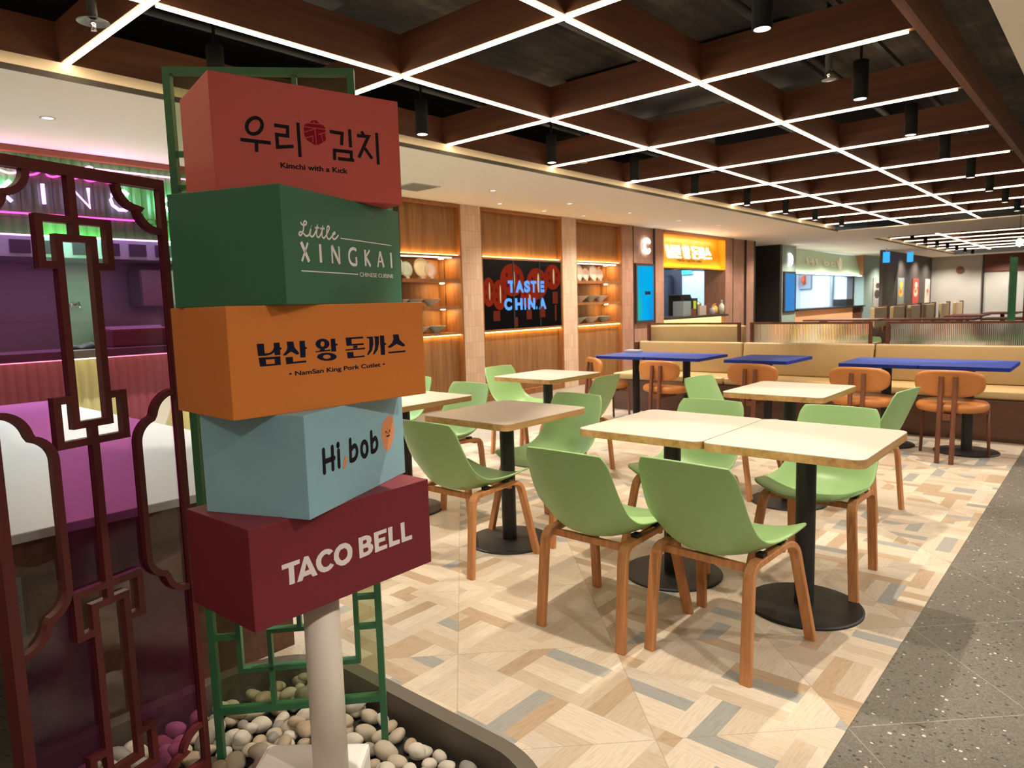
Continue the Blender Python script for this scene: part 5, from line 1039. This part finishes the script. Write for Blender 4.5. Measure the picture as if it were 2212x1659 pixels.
area('stall_lamp', (2.4, 7.35, 2.58), (0, 0, 0), 4.5, 0.6, 170, (0.75, 0.88, 1.0))
area('stall_lamp', (15.0, 8.0, 2.58), (0, math.radians(-35), 0), 1.0, 1.6, 70, (0.68, 0.83, 1.0))

# ---------------------------------------------------------------- corridor, stall D, far end
struct(mesh_obj('wall_left', BX(16.33, 18.1, 7.8, 7.9, 0, 2.645), M_dark)); struct(mesh_obj('wall_left', BX(17.9, 18.04, YW, 7.9, 0, 2.645), M_dark))
M_gd = mat('grey_green_panel', S(150, 172, 164), 0.5)
struct(mesh_obj('wall_left', BX(18.05, 19.03, YW, YW+0.3, 0, 2.645), M_gd))
M_mint = mat('mint_header_panel', S(186, 206, 176), 0.45)
ld_ = thing('stall_letter', 'glowing white letter D on the grey-green column', 'letter sign')
ring_ = [(18.46, 2.12), (18.46, 2.44), (18.58, 2.44), (18.70, 2.38), (18.74, 2.28), (18.70, 2.18), (18.58, 2.12)]
fill_polys('letter_face', [ring_, [(18.55, 2.24), (18.55, 2.32), (18.60, 2.28)]], M_glowwhite, plane_M((0, YW-0.03, 0), (1, 0, 0)), ld_, 0.0)
mesh_obj('letter_back', BX(18.48, 18.53, YW-0.028, YW, 2.15, 2.40), M_white, ld_)
m2 = thing('menu_screen', 'tall plain blue menu screen under the letter D', 'screen'); mesh_obj('casing', BX(18.10, 18.98, YW-0.033, YW-0.003, 0.93, 1.98), M_black, m2)
mesh_obj('display', BX(18.20, 18.86, YW-0.039, YW-0.033, 0.97, 1.93), emit('blue_menu', S(70, 150, 225), 0.5, 0.2), m2)
hd2 = thing('stall_header', 'mint stall header with pale Hi, bob lettering and round face emblem', 'sign')
mesh_obj('panel', quadbox(bmesh.new(), [(19.05, 6.66, 1.97), (25.4, 6.66, 1.97), (25.4, 6.82, 2.62), (19.05, 6.82, 2.62)], 0.03), M_mint, hd2)
mesh_obj('inner_board', BX(19.05, 25.4, 6.66, 7.15, 1.955, 1.965), M_gd, hd2)
mesh_obj('side_cheek', BX(25.4, 25.48, 6.58, 6.86, 1.96, 2.64), M_trimw, hd2)
mesh_obj('light_strip', BX(19.1, 25.3, 6.60, 6.62, 1.95, 1.965), emit('mint_led', (0.95, 1.0, 0.82), 16.0), hd2)
tl = Vector((0, 0.16, 0.65)).normalized(); kk = 1.9/0.115
hb = DEC['hibob']; uu = [p[0] for s_ in hb['strokes'] for p in s_[0]]; vv = [p[1] for s_ in hb['strokes'] for p in s_[0]]
cu_, cv_ = (min(uu)+max(uu))/2, (min(vv)+max(vv))/2
M_pale = mat('pale_pink_letters', S(250, 238, 220), 0.5)
Mh2 = plane_M((21.9, 6.71, 2.30), (1, 0, 0), tl) @ Matrix.Diagonal((kk*0.85, 3.4, 1, 1)) @ Matrix.Translation((-cu_, -cv_, 0))
bm = bmesh.new()
for pts, w in hb['strokes']: ribbon(bm, pts, w, round_=True)
o = mesh_obj('lettering', bm, M_pale, hd2); o.matrix_local = Mh2
fill_polys('emblem', [ellp(23.3, 2.31, 0.17, 0.20)], M_pale, plane_M((0, 6.70, 0), (1, 0, 0)), hd2, 0.0)
c2 = thing('stall_counter', 'stall counter with an apricot front under the mint header', 'counter')
mesh_obj('countertop', BX(19.05, 25.45, 6.50, 7.1, 0.95, 0.99), M_black, c2); mesh_obj('front_panel', BX(19.05, 24.3, 6.58, 7.0, 0, 0.95), mat('apricot_front', S(240, 176, 130), 0.5), c2); mesh_obj('end_panel', BX(24.3, 25.45, 6.60, 7.0, 0, 0.95), M_walnut, c2)
struct(mesh_obj('wall_left', BX(19.0, 25.5, 8.6, 8.7, 0, 2.645), mat('cool_white_wall2', (0.60, 0.70, 0.82), 0.6)))
struct(mesh_obj('wall_left', BX(18.95, 19.04, 6.9, 8.6, 0, 2.645), bpy.data.materials['cool_white_wall2']))
struct(mesh_obj('wall_left', BX(25.40, 25.49, 7.08, 8.6, 0, 2.645), bpy.data.materials['cool_white_wall2']))
struct(mesh_obj('wall_left', BX(25.40, 25.49, 6.9, 7.08, 0, 2.645), mat('dim_grey_wall', (0.10, 0.095, 0.10), 0.6)))
area('stall_lamp', (23.5, 7.7, 2.58), (0, math.radians(-30), 0), 2.5, 1.4, 130, (0.70, 0.85, 1.0))
simple('wall_rack', 'grey rack on the left of the wall inside the far white kitchen', 'rack', BX(25.2, 25.4, 8.2, 8.58, 1.6, 2.15), mat('rack_grey', (0.25, 0.27, 0.30), 0.5))
simple('hanging_cloth', 'orange-red cloth hanging in the far white kitchen', 'cloth', pad(bmesh.new(), [(0.22*math.cos(a), 0.15*math.sin(a)) for a in [2*PI*i/24 for i in range(24)]], [(1, 0), (1, .5), (.8, 1)], lambda x, y, h: (x, h*.08, y)), mat('orange_red_cloth', S(214, 80, 40), 0.7), (25.12, 8.36, 1.90), True)
simple('kitchen_pipe', 'vertical grey pipe on the far white kitchen wall', 'pipe', tube(bmesh.new(), [(25.32, 7.54, 0), (25.32, 7.54, 2.64)], 0.06, 10), M_steel)
simple('crate', 'dark crate on the far stall counter', 'crate', BX(-.35, .35, -.2, .2, 0, .22), M_black, (24.2, 6.85, .99))
for i, x in enumerate((20.1, 21.7, 23.2)):
    o = dup(dl0); o.location = (x, 6.95, 1.955); o.scale = (3, 3, 2); o['label'] = 'lamp under the mint header, %s from the left' % ORD[i].replace('nearest', 'first'); o['group'] = 'lamps under the mint header'
struct(mesh_obj('wall_left', BX(25.5, 27.75, YW, YW+0.3, 0, 2.645), M_gd))
def poster(x0, x1, y, z0, z1, label, cols):
    t = thing('banner_poster', label, 'poster')
    mesh_obj('board', BX(x0, x1, y-0.02, y, z0, z1), cols[0], t)
    cx = (x0+x1)/2
    fill_polys('printed_picture', [ellp(cx, z0+(z1-z0)*0.45, (x1-x0)*0.33, 0.15), ellp(cx+0.05, z0+(z1-z0)*0.74, (x1-x0)*0.24, 0.10)], cols[1], plane_M((0, y-0.022, 0), (1, 0, 0)), t, 0.0)
    fill_polys('printed_picture', [ellp(cx-0.02, z0+(z1-z0)*0.50, (x1-x0)*0.18, 0.07)], cols[2], plane_M((0, y-0.024, 0), (1, 0, 0)), t, 0.0)
PC = {k: mat('poster_'+k, c, 0.6) for k, c in (('grey', (0.42, 0.40, 0.37)), ('yellow', S(220, 180, 60)), ('orange', S(214, 110, 60)), ('slate', S(130, 140, 140)), ('red', S(190, 60, 50)), ('ink', (0.06, 0.05, 0.05)), ('cream', S(215, 195, 170)))}
poster(26.6, 27.6, YW, 0.9, 1.90, 'tall grey poster with dark calligraphy on the grey-green pillar', [PC['grey'], PC['ink'], PC['ink']])
struct(mesh_obj('wall_left', BX(23.35, 30.38, 5.5, 5.6, 0, 2.645), mat('dark_brown_wall', (0.05, 0.04, 0.036), 0.6)))
poster(25.1, 26.0, 5.499, 0.98, 1.84, 'narrow poster with a yellow top on the dark far wall', [PC['slate'], PC['yellow'], PC['orange']])
poster(27.25, 28.15, 5.499, 0.98, 1.84, 'narrow red and cream poster, middle of the dark far wall', [PC['red'], PC['cream'], PC['orange']])
poster(29.25, 30.05, 5.499, 0.98, 1.84, 'narrow cream poster at the right end of the dark far wall', [PC['cream'], PC['grey'], PC['red']])
for x, y, z, lb in ((22.4, 5.2, 2.38, 'small blue hanging sign left of the other, in the distance'), (25.35, 5.2, 2.48, 'small bright blue hanging sign further right, in the distance')):
    t = thing('hanging_sign', lb, 'sign', (x, y, z)); mesh_obj('lit_face', BX(-.04, .04, -.08, .08, -.15, .15), emit('hanging_blue', S(60, 160, 240), 0.8), t); mesh_obj('hanger', BX(-.008, .008, -.008, .008, .15, 2.645-z), M_steel, t)
mk = simple('round_wall_emblem', 'small round brown emblem on the pale far wall', 'emblem', lathe(bmesh.new(), [(0, 0), (.13, 0), (.13, .02), (0, .02)], 24), M_walnut); mk.matrix_world = Matrix.Translation((30.37, 4.59, 2.13)) @ Matrix.Rotation(PI/2, 4, 'Y')
simple('red_brown_panel', 'dark red-brown panel high on the far wall', 'panel', BX(30.34, 30.395, 0.9, 3.84, 2.04, 2.655), mat('red_brown_board', S(92, 44, 30), 0.6))
struct(mesh_obj('trim_8', BX(30.35, 30.40, 3.84, 3.90, 0, 2.655), M_dark))
# far tables and booths
for i, (y0, y1, lb) in enumerate([(4.3, 6.0, 'long dark brown far table, left section'), (2.4, 4.2, 'long dark brown far table, middle section'), (0.9, 2.3, 'long dark brown far table, right section')]):
    t = thing('long_table', lb, 'table', (18.4, (y0+y1)/2, 0), 0, 'dark brown tables in the distance'); h = (y1-y0)/2
    mesh_obj('tabletop', BX(-.5, .5, -h, h, .71, .75), M_walnut, t)
    for s_ in (-1, 1): mesh_obj('leg', sweep(bmesh.new(), [(0, s_*(h-.1), 0), (0, s_*(h-.35), .71)], rsec(.05, .5)), M_walnut, t)
bc = 0
for (x, y) in ((20.3, 5.0), (21.9, 4.9), (23.5, 4.8), (25.1, 4.7), (26.7, 4.55), (28.3, 4.4)):
    t = thing('booth_seat', 'pale booth seat with a brown post in the distance, %s in the row' % ORD[bc], 'booth', (x, y, 0), 0, 'booth seats in the distance'); bc += 1
    mesh_obj('backrest', BX(0, 1.3, -.05, .05, .45, .98, bev=.02), M_beige, t); mesh_obj('seat', BX(0, 1.3, .06, .55, .30, .45, bev=.03), M_beige, t)
    mesh_obj('post', BX(1.32, 1.44, -.06, .06, 0, 1.03), M_walnut, t); mesh_obj('plinth', BX(0.02, 1.28, -.04, .5, 0, .30), M_walnut, t)
for i, (x, y, lb) in enumerate([(21.2, 3.0, 'dark pink table in the distance'), (23.4, 2.5, 'second dark pink table, further away')]):
    t = thing('dining_table', lb, 'table', (x, y, 0), 0, 'dark pink tables in the distance')
    mesh_obj('tabletop', prism(bmesh.new(), rrect(0, 0, 1.6, .8, .05), .71, .745), mat('dark_pink_laminate%d' % i, S(150, 50, 60), 0.4), t); mesh_obj('column', tube(bmesh.new(), [(0, 0, 0), (0, 0, .71)], .05), M_black, t); mesh_obj('base_disc', lathe(bmesh.new(), [(.3, 0), (.3, .01), (0, .02)], 24), M_black, t)
fs = thing('glass_screen', 'tall green ribbed glass screen in the distance at the right', 'screen', (15.0, 1.47, 0))
mesh_obj('ribbed_glass', reeded(bmesh.new(), -.055, .055, 0, .05, 1.90, .018, .006), mat('sea_green_glass', S(70, 130, 100), 0.15, var=0.3, scale=4), fs)
mesh_obj('frame', BX(-.01, .01, .055, .062, 0, 1.92), M_grfr, fs)
fs = thing('lattice_screen', 'maroon screen at the right edge in the distance', 'screen', (16.0, 1.38, 0))
bm = BX(-.02, .02, -.42, -.38, 0, 1.9); box(bm, -.02, .02, -.02, .02, 0, 1.9); box(bm, -.02, .02, -.38, -.02, 1.86, 1.9); box(bm, -.02, .02, -.38, -.02, .1, .14); box(bm, -.015, .015, -.22, -.18, .14, 1.86)
mesh_obj('frame', bm, M_maroon, fs); mesh_obj('pane', BX(-.003, .003, -.38, -.02, .14, 1.86), M_purple, fs)
pd = thing('pendant_lamp', 'glass pendant lamp in the distance at the right edge', 'lamp', (13.0, 1.22, 2.0))
mesh_obj('shade', lathe(bmesh.new(), [(.03, .12), (.10, .10), (.11, -.02), (.10, -.02), (.09, .09), (.03, .11)], 24), M_clear, pd, True); mesh_obj('bulb', lathe(bmesh.new(), [(0, -.03), (.04, 0), (.045, .05), (.02, .09), (0, .09)], 16), emit('pendant_bulb', (1, .9, .8), 8), pd, True); mesh_obj('cord', tube(bmesh.new(), [(0, 0, .12), (0, 0, .75)], .005, 6), M_black, pd)

# small white item on the far wall table seen over the bench end
simple('napkin_box', 'small white napkin box behind the left blue table', 'box', BX(-.05, .05, -.09, .09, 0, .03, bev=.006), M_white, (7.0, 4.24, .737))

# ---------------------------------------------------------------- lights that belong to the spotlights
SP = 95
for x in (2.05, 3.60, 5.15, 6.57, 7.95, 9.5, 12.3): spot('spot_beam', (x, 3.95, 2.575), (x, 3.95, 0), SP, 68, 0.25, size=0.02)
for x in (1.9, 3.43, 5.07, 6.5, 7.9, 10.85, 13.9): spot('spot_beam', (x, 1.36, 2.575), (x, 1.36, 0), SP, 68, 0.25, size=0.02)

# added fill downlights over the grey walkway, and beams in front of the stalls
for i, (x, y) in enumerate([(-1.0, -1.2), (1.2, -1.2), (3.4, -1.2), (5.6, -1.2), (8.0, -1.2), (11.0, -1.2)]):
    o = dup(dl0); o.location = (x, y, 2.645); o['label'] = 'added recessed downlight over the grey walkway, %s one' % ORD[i]; o['group'] = 'added downlights over the walkway'
    spot('walkway_fill_beam', (x, y, 2.63), (x, y, 0), 105, 168, 0.8, (1.0, 0.88, 0.74), 0.05)  # unseen downlights, added for ambience and to light the sign's front faces
for x, y in ((29.4, 4.9), (29.5, 3.2), (25.6, 5.0), (27.7, 5.0), (29.6, 1.5)): spot('far_fill_beam', (x, y, 2.63), (x, y, 0), 150, 140, 0.7, (1.0, 0.92, 0.80), 0.05)  # no fixtures here, added to brighten the far walls
for x in (1.643, 4.2, 7.75, 9.285, 10.89, 12.2, 14.5, 16.4, 18.6, 21.5, 24.0, 27.0): spot('downlight_and_fill_beam', (x, 5.66, 2.63), (x, 5.66, 0), 85 if x < 18 else 190, 140, 0.6, (1.0, 0.88, 0.74), 0.04)  # beams at the far stalls have no fixture, added to brighten them
